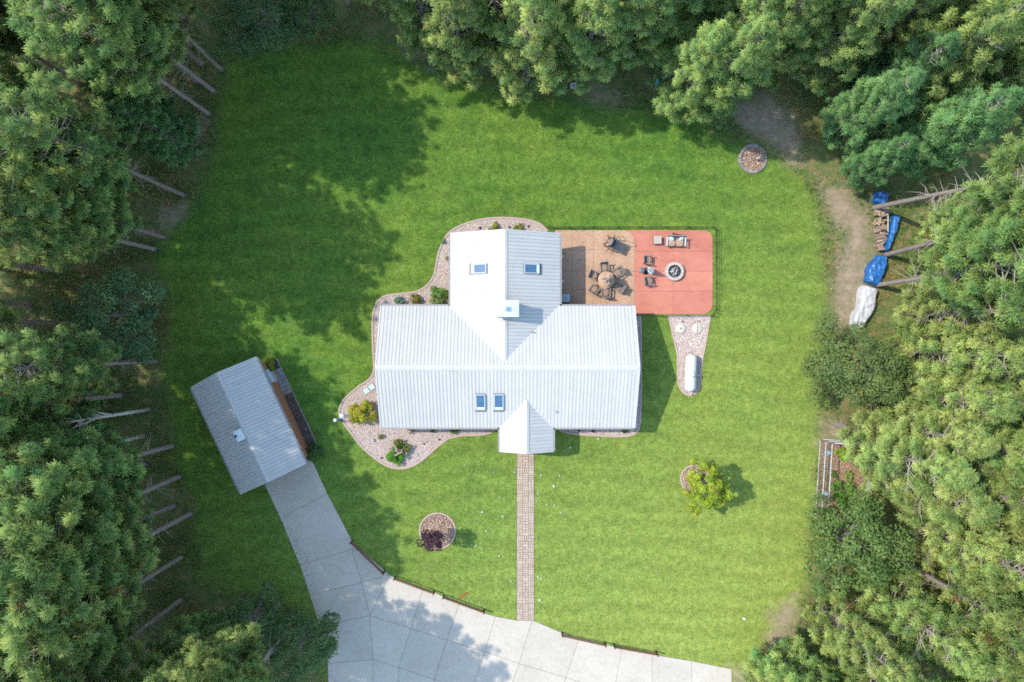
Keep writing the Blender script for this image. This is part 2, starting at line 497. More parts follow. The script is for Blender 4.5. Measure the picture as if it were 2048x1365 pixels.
def ground_material():
    m, nt, out = new_mat('ground_turf_and_litter')
    b = principled(nt, 0.9, 0, 0.15)
    g = nt.nodes.new('ShaderNodeNewGeometry'); vec = g.outputs['Position']
    def attr(nm):
        a = nt.nodes.new('ShaderNodeAttribute'); a.attribute_name = nm; return a.outputs['Fac']
    # turf
    big = noise(nt, 0.09, 4, 0.6, vec).outputs[0]
    mid = noise(nt, 0.75, 6, 0.7, vec).outputs[0]
    fine = noise(nt, 9.0, 5, 0.75, vec).outputs[0]
    turf = ramp(nt, mid, [(0.28, (0.022, 0.068, 0.011)), (0.5, (0.050, 0.112, 0.0145)), (0.74, (0.095, 0.153, 0.021))]).outputs[0]
    dry = mix_rgb(nt, ramp(nt, big, [(0.35, (0, 0, 0)), (0.7, (0.55, 0.55, 0.55))]).outputs[0], turf, (0.120, 0.158, 0.020))
    dry = mix_rgb(nt, math_n(nt, 'MULTIPLY', attr('dry'), 0.8), dry, (0.176, 0.212, 0.044))  # haze tone of the south-east lawn is mixed in with the drying
    blot = noise(nt, 2.1, 5, 0.7, vec).outputs[0]
    dry = mix_rgb(nt, 1.0, dry, ramp(nt, blot, [(0.3, (0.62, 0.72, 0.7)), (0.5, (1, 1, 1)), (0.7, (1.4, 1.26, 1.5))]).outputs[0], 'MULTIPLY')
    # mowing stripes, faint and a little bent
    sx = nt.nodes.new('ShaderNodeSeparateXYZ'); nt.links.new(vec, sx.inputs[0])
    bend = math_n(nt, 'MULTIPLY', math_n(nt, 'POWER', math_n(nt, 'ABSOLUTE', math_n(nt, 'MULTIPLY', sx.outputs[0], 0.04)), 2.0), 1.6)
    wob = math_n(nt, 'MULTIPLY', noise(nt, 0.2, 2, 0.5, vec).outputs[0], 3.0)
    ph = math_n(nt, 'ADD', math_n(nt, 'ADD', sx.outputs[1], bend), wob)
    stripe = math_n(nt, 'SINE', math_n(nt, 'MULTIPLY', ph, 3.6))
    sfac = math_n(nt, 'ADD', math_n(nt, 'MULTIPLY', stripe, 0.075), 1.0)
    cmb = nt.nodes.new('ShaderNodeCombineXYZ')
    for k in range(3): nt.links.new(sfac, cmb.inputs[k])
    turf2 = mix_rgb(nt, 1.0, dry, cmb.outputs[0], 'MULTIPLY')
    turf3 = mix_rgb(nt, 1.0, turf2, ramp(nt, fine, [(0.28, (0.55, 0.6, 0.5)), (0.5, (1, 1, 1)), (0.72, (1.5, 1.38, 1.5))]).outputs[0], 'MULTIPLY')
    # clover and weeds in pale patches
    clov = noise(nt, 2.6, 6, 0.8, vec).outputs[0]
    cf = math_n(nt, 'MULTIPLY', ramp(nt, clov, [(0.60, (0, 0, 0)), (0.72, (1, 1, 1))]).outputs[0], 0.5)
    turf4 = mix_rgb(nt, cf, turf3, (0.14, 0.215, 0.055))
    fl_ = math_n(nt, 'MULTIPLY', ramp(nt, noise(nt, 5.5, 3, 0.6, vec).outputs[0], [(0.60, (0, 0, 0)), (0.68, (1, 1, 1))]).outputs[0], ramp(nt, noise(nt, 0.35, 3, 0.6, vec).outputs[0], [(0.44, (0, 0, 0)), (0.62, (0.75, 0.75, 0.75))]).outputs[0])
    turf4 = mix_rgb(nt, fl_, turf4, (0.22, 0.29, 0.10))
    # forest litter
    l1 = noise(nt, 1.1, 6, 0.75, vec).outputs[0]
    l2 = noise(nt, 14.0, 5, 0.8, vec).outputs[0]
    lit = ramp(nt, l1, [(0.28, (0.035, 0.075, 0.022)), (0.46, (0.07, 0.10, 0.03)), (0.60, (0.14, 0.11, 0.05)), (0.74, (0.08, 0.115, 0.035))]).outputs[0]
    lit = mix_rgb(nt, 1.0, lit, ramp(nt, l2, [(0.3, (0.5, 0.5, 0.5)), (0.5, (1, 1, 1)), (0.7, (1.6, 1.5, 1.4))]).outputs[0], 'MULTIPLY')
    # bare dirt
    d1 = ramp(nt, l1, [(0.3, (0.16, 0.12, 0.085)), (0.7, (0.26, 0.20, 0.145))]).outputs[0]
    dirt = mix_rgb(nt, 1.0, d1, ramp(nt, l2, [(0.3, (0.7, 0.7, 0.7)), (0.7, (1.25, 1.25, 1.25))]).outputs[0], 'MULTIPLY')
    edge = math_n(nt, 'MULTIPLY', math_n(nt, 'SUBTRACT', noise(nt, 0.9, 6, 0.7, vec).outputs[0], 0.5), 4.0)
    def mask(nm, lo, hi):
        r = nt.nodes.new('ShaderNodeMapRange'); r.clamp = True
        nt.links.new(math_n(nt, 'ADD', attr(nm), edge), r.inputs[0])
        r.inputs[1].default_value = lo; r.inputs[2].default_value = hi
        return r.outputs[0]
    c = mix_rgb(nt, mask('lawn', -0.7, 0.9), lit, turf4)
    c = mix_rgb(nt, mask('dirt', -0.6, 1.2), c, dirt)
    nt.links.new(c, b.inputs['Base Color'])
    bp = nt.nodes.new('ShaderNodeBump'); bp.inputs['Strength'].default_value = 0.6; bp.inputs['Distance'].default_value = 0.05
    nt.links.new(fine, bp.inputs['Height']); nt.links.new(bp.outputs[0], b.inputs['Normal'])
    nt.links.new(b.outputs[0], out.inputs[0])
    return m
m_ground = ground_material()
# ------------------------------------------------------------------ plan outlines (from photo pixels at ground level)
LAWN = [(440,120),(520,92),(640,78),(700,72),(780,84),(830,108),(900,145),(1000,172),(1100,190),(1200,203),(1300,215),(1400,240),(1480,275),(1560,310),(1610,350),
        (1640,410),(1650,480),(1655,560),(1655,640),(1648,760),(1640,880),(1638,1000),(1622,1150),(1600,1230),(1560,1280),(1540,1320),(1500,1345),(1463,1370),(1463,1440),
        (655,1440),(640,1320),(600,1235),(540,1205),(450,1185),(400,1165),(385,1080),(380,1000),(345,940),(340,860),(318,760),(326,700),(335,600),(300,530),(325,480),(355,420),
        (395,370),(428,300),(420,240),(440,180)]
LAWN_W = [P(*p) for p in LAWN]
DIRTS = [[(1450,200),(1530,190),(1590,225),(1605,330),(1575,335),(1540,290),(1470,255)],
         [(1635,365),(1700,375),(1742,440),(1738,560),(1715,650),(1665,650),(1668,540),(1690,470),(1650,420)],
         [(805,82),(840,96),(880,128),(865,136),(815,108)], [(402,226),(426,240),(400,300),(376,290)], [(322,415),(382,398),(368,440),(322,460)],
         [(1463,1338),(1492,1340),(1505,1400),(1463,1400)], [(1540,1230),(1590,1190),(1605,1240),(1560,1300),(1530,1300)],
         [(1180,185),(1240,190),(1240,207),(1180,200)], [(1640,840),(1690,840),(1690,885),(1640,880)]]
DIRTS_W = [[P(*p) for p in d] for d in DIRTS]

HOUSE_PX = [(770,618),(902,618),(902,470),(1118,470),(1118,612),(1258,612),(1258,842),(1104,842),(1104,895),(1006,895),(1006,842),(770,842)]
HOUSE_W = [P(*p) for p in HOUSE_PX]

BED_LINE = [(1096,462),(1075,446),(1040,438),(1000,436),(960,440),(925,450),(900,464),(887,482),(877,507),(872,532),(868,550),(855,570),(834,583),(800,588),(772,592),
            (756,602),(749,618),(745,640),(746,700),(748,736),(740,757),(715,775),(692,795),(681,812),(679,830),(690,850),(702,866),(720,890),(745,913),(770,930),
            (795,937),(820,934),(845,920),(870,898),(890,882),(905,875),(930,871),(962,870),(984,864),(997,852)]
BED_IN = [(997,835),(780,835),(780,640),(912,640),(912,480),(1096,480)]
bed_line_w = smooth_line([P(*p) for p in BED_LINE], 5)
BED1 = bed_line_w + [P(*p) for p in BED_IN]
BED2_LINE = [(1112,852),(1122,862),(1150,868),(1200,872),(1245,873),(1268,868),(1279,852),(1282,800),(1282,720),(1281,640),(1276,633)]
bed2_line_w = smooth_line([P(*p) for p in BED2_LINE], 5)
BED2 = bed2_line_w + [P(1240, 633), P(1240, 838), P(1112, 838)]
TANK_LINE = [(1337,631),(1343,660),(1350,690),(1355,715),(1355,745),(1357,770),(1366,785),(1380,791),(1393,784),(1400,768),(1402,740),(1405,715),(1412,680),(1417,650),(1420,631)]
tank_line_w = smooth_line([P(*p) for p in TANK_LINE], 5)
TANKBED = list(tank_line_w)

def circle(cx, cy, r, n=40, wob=0.0, seed=0):
    rr = random.Random(seed)
    return [(cx + r*(1+wob*rr.uniform(-1, 1))*math.cos(2*PI*k/n), cy + r*(1+wob*rr.uniform(-1, 1))*math.sin(2*PI*k/n)) for k in range(n)]

RING1 = P(875, 1062); RING1_R = 1.42
RING2 = P(1504.5, 318.5); RING2_R = 1.16
RING3 = P(1389, 958); RING3_R = 1.1

DRIVE = [(526,962),(612,917),(626,925),(655,988),(680,1035),(704,1082),(740,1116),(779,1150),(830,1172),(870,1185),(918,1209),(968,1226),(991,1233),(1034,1241),(1066,1241),
         (1120,1264),(1158,1277),(1243,1297),(1304,1309),(1383,1322),(1463,1338),(1463,1440),(664,1440),(657,1365),(650,1290),(640,1252),(620,1190),(600,1130),(561,1036)]
DRIVE_W = [P(*p) for p in DRIVE]
PATIO_PX = [(1110,461),(1408,461),(1420,466),(1425,478),(1425,610),(1420,622),(1408,629),(1266,629),(1266,613),(1110,613)]
PATIO_W = [P(*p) for p in PATIO_PX]
WALK = [(1034,900),(1068,900),(1068,1241),(1034,1241)]
WALK_W = [P(*p) for p in WALK]

# ------------------------------------------------------------------ ground: one sheet out to the horizon
gx = np.concatenate([[-900, -400, -180, -90], np.arange(-52, 52.01, 0.4), [90, 180, 400, 900]])
gy = np.concatenate([[-900, -400, -180, -80], np.arange(-37, 37.01, 0.4), [80, 180, 400, 900]])
GX, GY = np.meshgrid(gx, gy)
gv = np.stack([GX.ravel(), GY.ravel(), np.zeros(GX.size)], 1)
nx_, ny_ = len(gx), len(gy)
ii, jj = np.meshgrid(np.arange(nx_-1), np.arange(ny_-1))
a0 = (jj*nx_ + ii).ravel()
gf = np.stack([a0, a0+1, a0+nx_+1, a0+nx_], 1)
ground = tri_mesh('ground', gv, gf, None, m_ground)
struct(ground)
lawn_d = np.clip(sdist(GX, GY, LAWN_W), -6, 6).ravel()
dirt_d = np.full(GX.size, -6.0)
for d in DIRTS_W:
    dirt_d = np.maximum(dirt_d, np.clip(sdist(GX, GY, d), -6, 6).ravel())
# lawn yellower to the south-east: partly drier grass, partly haze put into the colour
dry_haze = np.clip((GX.ravel()*0.55 - GY.ravel()*0.85 + 5)/32, 0, 1)
for nm, arr in (('lawn', lawn_d), ('dirt', dirt_d), ('dry', dry_haze)):
    at = ground.data.attributes.new(nm, 'FLOAT', 'POINT')
    at.data.foreach_set('value', arr.astype(np.float32))

def not_in(X, Y, polys, margin=0.0):
    ok = np.ones(X.shape, bool)
    for p in polys: ok &= sdist(X, Y, p) < -margin
    return ok

# ------------------------------------------------------------------ grass: short blades that give the turf its nap
def make_grass():
    n = 300000
    X = rng.uniform(-27, 26.5, n); Y = rng.uniform(-27.3, 25, n)
    keep = (sdist(X, Y, LAWN_W) > -0.6) & not_in(X, Y, [BED1, BED2, TANKBED, DRIVE_W, PATIO_W, WALK_W, HOUSE_W], 0.03)
    for (c, r) in ((RING1, RING1_R), (RING2, RING2_R), (RING3, RING3_R)):
        keep &= (X-c[0])**2 + (Y-c[1])**2 > (r+0.05)**2
    for d in DIRTS_W: keep &= sdist(X, Y, d) < 0.1
    X, Y = X[keep], Y[keep]; n = len(X)
    t = rng.uniform(0, 2*PI, n); h = rng.uniform(0.035, 0.085, n); lean = rng.uniform(0.3, 1.3, n)*h
    w = rng.uniform(0.012, 0.03, n); t2 = rng.uniform(0, 2*PI, n)
    b = np.stack([X, Y, np.zeros(n)], 1)
    s = np.stack([np.cos(t)*w, np.sin(t)*w, np.zeros(n)], 1)
    tip = b + np.stack([np.cos(t2)*lean, np.sin(t2)*lean, h], 1)
    V = np.concatenate([b-s, b+s, tip], 1).reshape(-1, 3)
    Fa = np.arange(3*n).reshape(n, 3)
    dry = np.clip((X*0.55 - Y*0.85 + 5)/32, 0, 1)[:, None]  # same gradient as the ground: dryness plus painted haze tone
    u = rng.random((n, 1)); k = rng.random((n, 1))
    mot = (0.5 + 0.25*np.sin(X*1.7 + 2*np.sin(Y*1.1)) + 0.25*np.sin(Y*2.3 + 2*np.sin(X*0.9 + 1)))[:, None]
    u = 0.55*u + 0.45*mot
    c = (1-u)*np.array([0.032, 0.083, 0.011]) + u*np.array([0.105, 0.168, 0.020])
    c = c*(1-0.5*dry) + 0.5*dry*np.array([0.185, 0.225, 0.038])
    c = np.where(k > 0.93, np.array([0.20, 0.27, 0.11]), c)
    c = np.where((k > 0.90) & (k <= 0.93), np.array([0.24, 0.20, 0.09]), c)
    return tri_mesh('grass', V, Fa, np.repeat(c, 3, 0), m_grass, kind='stuff')
g = make_grass()
tag(g, 'short mown green turf covering the whole clearing', 'grass')

# ------------------------------------------------------------------ gravel beds
def sheet(name, poly, z, mat, parent=None):
    me = MB()
    poly = ccw(poly)
    me.add([(x, y, z) for x, y in poly], [tuple(range(len(poly)))])
    return me.build(name, mat, parent)

OCT_V = np.array([[1,0,0],[0,1,0],[-1,0,0],[0,-1,0],[0,0,1],[0,0,-0.6]], float)
OCT_F = np.array([[0,1,4],[1,2,4],[2,3,4],[3,0,4],[1,0,5],[2,1,5],[3,2,5],[0,3,5]])

def scatter_stones(name, poly, n, rmin, rmax, palette, mat, z=0.012, flat=0.7, excl=(), parent=None, long=1.0):
    pa = np.array(poly)
    X = rng.uniform(pa[:,0].min(), pa[:,0].max(), n); Y = rng.uniform(pa[:,1].min(), pa[:,1].max(), n)
    keep = sdist(X, Y, poly) > rmax*0.6
    if excl: keep &= not_in(X, Y, excl, 0.0)
    X, Y = X[keep], Y[keep]; n = len(X)
    r = rng.uniform(rmin, rmax, n)
    ang = rng.uniform(0, 2*PI, n); asp = rng.uniform(0.65, 1.0, n)
    v = np.repeat(OCT_V[None], n, 0)*1.0
    v *= rng.uniform(0.75, 1.2, (n, 6, 1))
    v[:,:,0] *= (r*long)[:,None]; v[:,:,1] *= (r*asp/long**0.5)[:,None]; v[:,:,2] *= (r*flat)[:,None]
    ca, sa = np.cos(ang)[:,None], np.sin(ang)[:,None]
    x = v[:,:,0]*ca - v[:,:,1]*sa + X[:,None]; y = v[:,:,0]*sa + v[:,:,1]*ca + Y[:,None]
    zz = v[:,:,2] + z + (r*flat*0.4)[:,None]
    V = np.stack([x, y, zz], 2).reshape(-1, 3)
    Fa = (OCT_F[None] + (np.arange(n)*6)[:,None,None]).reshape(-1, 3)
    pal = np.array(palette)
    c = pal[rng.integers(0, len(pal), n)]*rng.uniform(0.75, 1.2, (n, 1))
    return tri_mesh(name, V, Fa, np.repeat(c, 6, 0), mat, parent, 'stuff')

GRAVEL = [(0.49,0.395,0.355),(0.56,0.465,0.42),(0.41,0.325,0.29),(0.61,0.535,0.49),(0.34,0.265,0.24),(0.51,0.375,0.335),(0.27,0.215,0.20),(0.62,0.575,0.54)]
MULCH = [(0.25,0.15,0.11),(0.33,0.22,0.16),(0.17,0.10,0.075),(0.40,0.28,0.21),(0.22,0.13,0.10),(0.45,0.35,0.27)]

house_core = inset_poly(ccw(HOUSE_W), 0.75)
def gravel_bed(poly, line, n, label, excl=(), kerb=True):
    base = struct(sheet('gravel_bed', poly, 0.006, m_bedbase))
    s = scatter_stones('gravel', poly, n, 0.022, 0.05, GRAVEL, m_stone, 0.008, excl=excl)
    tag(s, label, 'gravel')
    if kerb:
        k = MB().strip(line, 0.13, 0.0, 0.07).build('bed_kerb', m_kerb, base)
    return base
gravel_bed(BED1, bed_line_w, 95000, 'pinkish tan river gravel wrapped around the west and north sides of the house', [house_core])
gravel_bed(BED2, bed2_line_w, 26000, 'pinkish tan gravel strip along the east gable and right of the porch', [house_core])
gravel_bed(TANKBED, tank_line_w, 11000, 'tapering gravel patch under the white tank and round lids')

# ------------------------------------------------------------------ driveway in slabs
drive = MB()
drive.add([(x, y, 0.005) for x, y in ccw(DRIVE_W)], [tuple(range(len(DRIVE_W)))])
driveway = struct(drive.build('driveway', m_joint))
SLABS = [
 [(526,962),(612,917),(626,925),(655,988),(561,1036)],
 [(561,1036),(655,988),(680,1035),(704,1082),(715,1093),(704,1099),(600,1130)],
 [(600,1130),(704,1099),(724,1165),(620,1190)],
 [(704,1099),(715,1093),(740,1116),(779,1150),(724,1165)],
 [(620,1190),(724,1165),(740,1231),(640,1252)],
 [(724,1165),(779,1150),(740,1231)],
 [(640,1252),(740,1231),(746,1319),(656,1327),(650,1290)],
 [(656,1327),(746,1319),(749,1440),(664,1440),(657,1365)],
 [(740,1231),(779,1150),(830,1172),(846,1178),(822,1257)],
 [(740,1231),(822,1257),(797,1335),(746,1319)],
 [(746,1319),(797,1335),(800,1440),(749,1440)],
 [(822,1257),(846,1178),(870,1185),(918,1209),(894,1280)],
 [(822,1257),(894,1280),(869,1359),(797,1335)],
 [(797,1335),(869,1359),(845,1440),(800,1440)],
 [(894,1280),(918,1209),(968,1226),(991,1233),(969,1303)],
 [(894,1280),(969,1303),(944,1383),(869,1359)],
 [(869,1359),(944,1383),(926,1440),(845,1440)],
 [(969,1303),(991,1233),(1034,1241),(1064,1241),(1038,1327)],
 [(969,1303),(1038,1327),(1012,1405),(944,1383)],
 [(1038,1327),(1064,1241),(1066,1241),(1120,1264),(1158,1277),(1132,1355)],
 [(1038,1327),(1132,1355),(1108,1436),(1012,1405)],
 [(1132,1355),(1158,1277),(1243,1297),(1228,1386)],
 [(1132,1355),(1228,1386),(1220,1440),(1110,1440)],
 [(1228,1386),(1243,1297),(1304,1309),(1304,1440),(1220,1440)],
 [(1304,1309),(1383,1322),(1384,1440),(1304,1440)],
 [(1383,1322),(1463,1338),(1463,1440),(1384,1440)],
]
for s in SLABS:
    w = inset_poly(ccw([P(*p) for p in s]), 0.010)
    MB().prism(w, 0.0055, 0.045, bevel=0.008).build('concrete_slab', m_conc, driveway)

lit_poly = [P(*p) for p in [(556,1040),(596,1128),(616,1190),(636,1252),(648,1300),(656,1365),(676,1365),(664,1300),(652,1248),(640,1188),(622,1128),(574,1034)]]
s_ = scatter_stones('pine_litter', lit_poly, 2600, 0.012, 0.04, [(0.20,0.13,0.09),(0.28,0.19,0.13),(0.14,0.095,0.07)], m_chip, 0.047, 0.2, long=1.8)
tag(s_, 'brown fallen needles along the left edge of the driveway', 'litter')
# ------------------------------------------------------------------ front walk of brick pavers
x0, ytop = P(1034, 906); x1, ybot = P(1068, 1240.5)
walk = struct(sheet('front_walk', [(x0-0.03, ytop+0.6), (x1+0.03, ytop+0.6), (x1+0.03, ybot), (x0-0.03, ybot)], 0.006, m_joint))
cellw = (x1-x0)/3
rows = int(round((ytop + 0.6 - ybot)/cellw))
cellh = (ytop + 0.6 - ybot)/rows
shared = {}
wr = random.Random(3)
def paver(cx, cy, sx, sy):
    key = (round(sx, 3), round(sy, 3))
    if key not in shared:
        g_ = 0.012
        poly = [(-sx/2+g_, -sy/2+g_), (sx/2-g_, -sy/2+g_), (sx/2-g_, sy/2-g_), (-sx/2+g_, sy/2-g_)]
        shared[key] = MB().prism(poly, 0.0, 0.05, bevel=0.008).build('brick', m_paver, walk)
        o = shared[key]
    else:
        o = shared[key].copy(); COL.objects.link(o); o.parent = walk
    o.location = (cx, cy, 0.0065 + wr.uniform(-0.003, 0.004))
for r in range(rows):
    for c in range(3):
        cx = x0 + (c+0.5)*cellw; cy = ybot + (r+0.5)*cellh
        k = wr.random()
        if k < 0.42:
            for q in range(3): paver(cx + (q-1)*cellw/3, cy, cellw/3, cellh)
        elif k < 0.72:
            for q in range(3): paver(cx, cy + (q-1)*cellh/3, cellw, cellh/3)
        elif k < 0.88:
            for q in range(2):
                paver(cx + (q-0.5)*cellw/2, cy + cellh/4, cellw/2, cellh/2)
            paver(cx, cy - cellh/4, cellw, cellh/2)
        else:
            for q in range(4): paver(cx + (q % 2 - 0.5)*cellw/2, cy + (q//2 - 0.5)*cellh/2, cellw/2, cellh/2)

# ------------------------------------------------------------------ patio
patio = struct(sheet('patio', inset_poly(ccw(PATIO_W), 0.01), 0.006, m_joint))
def pslab(px, mat, name):
    w = inset_poly(ccw([P(*p) for p in px]), 0.006)
    return MB().prism(w, 0.0065, 0.06, bevel=0.005).build(name, mat, patio)
TX = [1110, 1144, 1186.5, 1228]; TY = [461, 500, 543, 580, 613]
for j in range(4):
    for i in range(4):
        a, b_ = TX[i], (TX[i+1] if i < 3 else 1269)
        c, d = TY[j], TY[j+1]
        if i == 3 and j == 0:
            pslab([(a, c), (1252, c), (1260, 465), (1266, 473), (1269, 484), (1269, d), (a, d)], m_stamped, 'stamped_slab')
        else:
            pslab([(a, c), (b_, c), (b_, d), (a, d)], m_stamped, 'stamped_slab')
pslab([(1252,461),(1346,461),(1346,503),(1269,503),(1269,484),(1266,473),(1260,465)], m_red, 'red_slab')
pslab([(1346,461),(1408,461),(1416,463),(1422,468),(1425,477),(1425,503),(1346,503)], m_red, 'red_slab')
for (c, d) in ((503, 543), (543, 583)):
    pslab([(1269,c),(1346,c),(1346,d),(1269,d)], m_red, 'red_slab')
    pslab([(1346,c),(1425,c),(1425,d),(1346,d)], m_red, 'red_slab')
pslab([(1269,583),(1346,583),(1346,629),(1266,629),(1266,613),(1269,613)], m_red, 'red_slab')
pslab([(1346,583),(1425,583),(1425,610),(1423,618),(1417,625),(1408,629),(1346,629)], m_red, 'red_slab')

# ------------------------------------------------------------------ roofs
PITCH = 0.447
def panel(parent, org, mat, u0, u1, kinks, lo, hi, P3f, N, name='roof_panel', rib_h=0.03, edge=0.0):
    """one sheet of roofing between two seams: P3f(u, v) gives a point on the slope"""
    us = [u0] + [k for k in kinks if u0 + 1e-4 < k < u1 - 1e-4] + [u1]
    if all(hi(u) - lo(u) < 0.02 for u in us): return
    mb = MB()
    ring = [(u, max(lo(u), -99)) for u in us] + [(u, max(hi(u), lo(u))) for u in reversed(us)]
    clean = []
    for q in ring:
        if not clean or (abs(q[0]-clean[-1][0]) + abs(q[1]-clean[-1][1])) > 1e-3: clean.append(q)
    if abs(clean[0][0]-clean[-1][0]) + abs(clean[0][1]-clean[-1][1]) < 1e-3: clean.pop()
    if len(clean) < 3: return
    n = len(clean)
    N = Vector(N)
    top = [P3f(u, v) + N*0.012 for u, v in clean]; bot = [P3f(u, v) for u, v in clean]
    # orientation
    a = sum((top[i]-top[0]).cross(top[(i+1) % n]-top[0]).dot(N) for i in range(n))
    idx = list(range(n)) if a > 0 else list(reversed(range(n)))
    vs = [top[i] for i in idx] + [bot[i] for i in idx]
    fs = [tuple(range(n))] + [(i, n+i, n+(i+1) % n, (i+1) % n) for i in range(n)]
    mb.add(vs, fs)
    # standing seam along u0
    ur = u0 + 0.022
    l, h = lo(ur), hi(ur)
    if h - l > 0.08:
        A, B = P3f(ur, l + 0.01), P3f(ur, h - 0.01)
        D = (B-A).normalized(); S = N.cross(D)
        for sgn in (1,):
            pts = []
            for q in (A, B):
                pts += [q + N*0.0125 - S*0.018, q + N*0.0125 + S*0.018, q + N*(0.0125+rib_h) + S*0.010, q + N*(0.0125+rib_h) - S*0.010]
            mb.add(pts, [(0, 3, 2, 1), (4, 5, 6, 7), (1, 2, 6, 5), (2, 3, 7, 6), (3, 0, 4, 7)])
    mb.build(name, mat, parent, org)

def slabs_gable(mb, axis, a0, a1, r, half, zr, thick=0.16, drop=0.004):
    """two sloping roof decks; axis 'x': ridge runs along x at y=r"""
    for s in (-1, 1):
        pts = []
        for a in (a0, a1):
            for (d, z) in ((0, zr - drop), (half, zr - PITCH*half - drop), (half, zr - PITCH*half - drop - thick), (0, zr - drop - thick)):
                pts.append((a, r + s*d, z) if axis == 'x' else (r + s*d, a, z))
        mb.add(pts, [(0, 1, 5, 4), (1, 2, 6, 5), (2, 3, 7, 6), (0, 3, 2, 1), (4, 5, 6, 7)])

ZE = 2.8
MX0, MX1 = -9.91, 9.26; MYR = -1.955; MH = 4.615; ZR = ZE + PITCH*MH
WXR = -0.515; WH = 4.155; WY1 = 8.10; WZR = ZE + PITCH*WH
PXR = 1.10; PH = 2.03; PY0 = -8.32; PP = 0.485; PZR = ZE + PP*PH
VAP = MYR + (ZR - WZR)/PITCH              # where the wing ridge meets the main slope
PAP = MYR - (ZR - PZR)/PITCH              # where the porch ridge meets the front slope
HO = Vector((-0.3, -1.5, 0.0))
house = thing('house', HO, 'white metal roofed single storey house with rear wing and front porch', 'house')
deck = MB()
slabs_gable(deck, 'x', MX0, MX1, MYR, MH, ZR)
def gable_y(mb, xr, half, y_ridge_in, y_eave_in, y_out, zr, pitch, thick=0.16, drop=0.004):
    for s in (-1, 1):
        z1 = zr - pitch*half
        pl = [(xr, y_ridge_in, zr-drop), (xr, y_out, zr-drop), (xr+s*half, y_out, z1-drop), (xr+s*half, y_eave_in, z1-drop)]
        pts = pl + [(x, y, z-thick) for x, y, z in pl]
        mb.add(pts, [(0, 1, 2, 3), (7, 6, 5, 4), (0, 4, 5, 1), (1, 5, 6, 2), (2, 6, 7, 3)])
gable_y(deck, WXR, WH, VAP, MYR+MH, WY1, WZR, PITCH)
gable_y(deck, PXR, PH, PAP, MYR-MH, PY0, PZR, PP)
roof = deck.build('roof', m_trim, house, HO)
SEAM = 0.2655
cs = 1/math.sqrt(1+PITCH*PITCH)
# main roof, north slope (cut by the wing) and south slope (cut by the porch)
nm = int(round((MX1-MX0)/SEAM)); du = (MX1-MX0)/nm
def hi_n(u):
    t = abs(u-WXR)
    return MH if t >= WH else (VAP-MYR) + t/WH*(MH-(VAP-MYR))
def hi_s(u):
    t = abs(u-PXR)
    return MH if t >= PH else (MYR-PAP) + t/PH*(MH-(MYR-PAP))
for k in range(nm):
    u0 = MX0 + k*du; u1 = u0 + du - 0.003
    panel(roof, HO, m_roof, u0, u1, [WXR-WH, WXR, WXR+WH], lambda u: 0.0, hi_n, lambda u, v: Vector((u, MYR+v, ZR-PITCH*v)), Vector((0, PITCH*cs, cs)))
    panel(roof, HO, m_roof, u0, u1, [PXR-PH, PXR, PXR+PH], lambda u: 0.0, hi_s, lambda u, v: Vector((u, MYR-v, ZR-PITCH*v)), Vector((0, -PITCH*cs, cs)))
nw = int(round((WY1-VAP)/SEAM)); du = (WY1-VAP)/nw
yk = MYR+MH
for k in range(nw):
    u0 = VAP + k*du; u1 = u0 + du - 0.003
    hw = lambda u: WH if u >= yk else max(0.0, (u-VAP)/(yk-VAP)*WH)
    for s in (-1, 1):
        panel(roof, HO, m_roof, u0, u1, [yk], lambda u: 0.0, hw, lambda u, v, s=s: Vector((WXR+s*v, u, WZR-PITCH*v)), Vector((s*PITCH*cs, 0, cs)))
npn = int(round((PAP-PY0)/SEAM)); du = (PAP-PY0)/npn
ykp = MYR-MH; cp = 1/math.sqrt(1+PP*PP)
for k in range(npn):
    u0 = PY0 + k*du; u1 = u0 + du - 0.003
    hp = lambda u: PH if u <= ykp else max(0.0, (PAP-u)/(PAP-ykp)*PH)
    for s in (-1, 1):
        panel(roof, HO, m_roof, u0, u1, [ykp], lambda u: 0.0, hp, lambda u, v, s=s: Vector((PXR+s*v, u, PZR-PP*v)), Vector((s*PP*cp, 0, cp)))

def ridge_cap(mb, A, B, side, pitch, w=0.19, lift=0.055):
    A, B, side = Vector(A), Vector(B), Vector(side)
    pts = []
    for q in (A, B):
        q = q + Vector((0, 0, lift))
        pts += [q, q + side*w + Vector((0, 0, -pitch*w)), q - side*w + Vector((0, 0, -pitch*w)),
                q + side*w + Vector((0, 0, -pitch*w-0.04)), q - side*w + Vector((0, 0, -pitch*w-0.04))]
    mb.add(pts, [(0, 1, 6, 5), (2, 0, 5, 7), (1, 3, 8, 6), (4, 2, 7, 9), (0, 2, 4, 3, 1), (5, 6, 8, 9, 7)])
for A, B, sd, pt in (((MX0-0.03, MYR, ZR), (MX1+0.03, MYR, ZR), (0, 1, 0), PITCH), ((WXR, VAP+0.12, WZR), (WXR, WY1+0.03, WZR), (1, 0, 0), PITCH),
                     ((PXR, PY0-0.03, PZR), (PXR, PAP-0.02, PZR), (1, 0, 0), PP)):
    mb = MB(); ridge_cap(mb, A, B, sd, pt); mb.build('ridge_cap', m_roof, roof, HO)
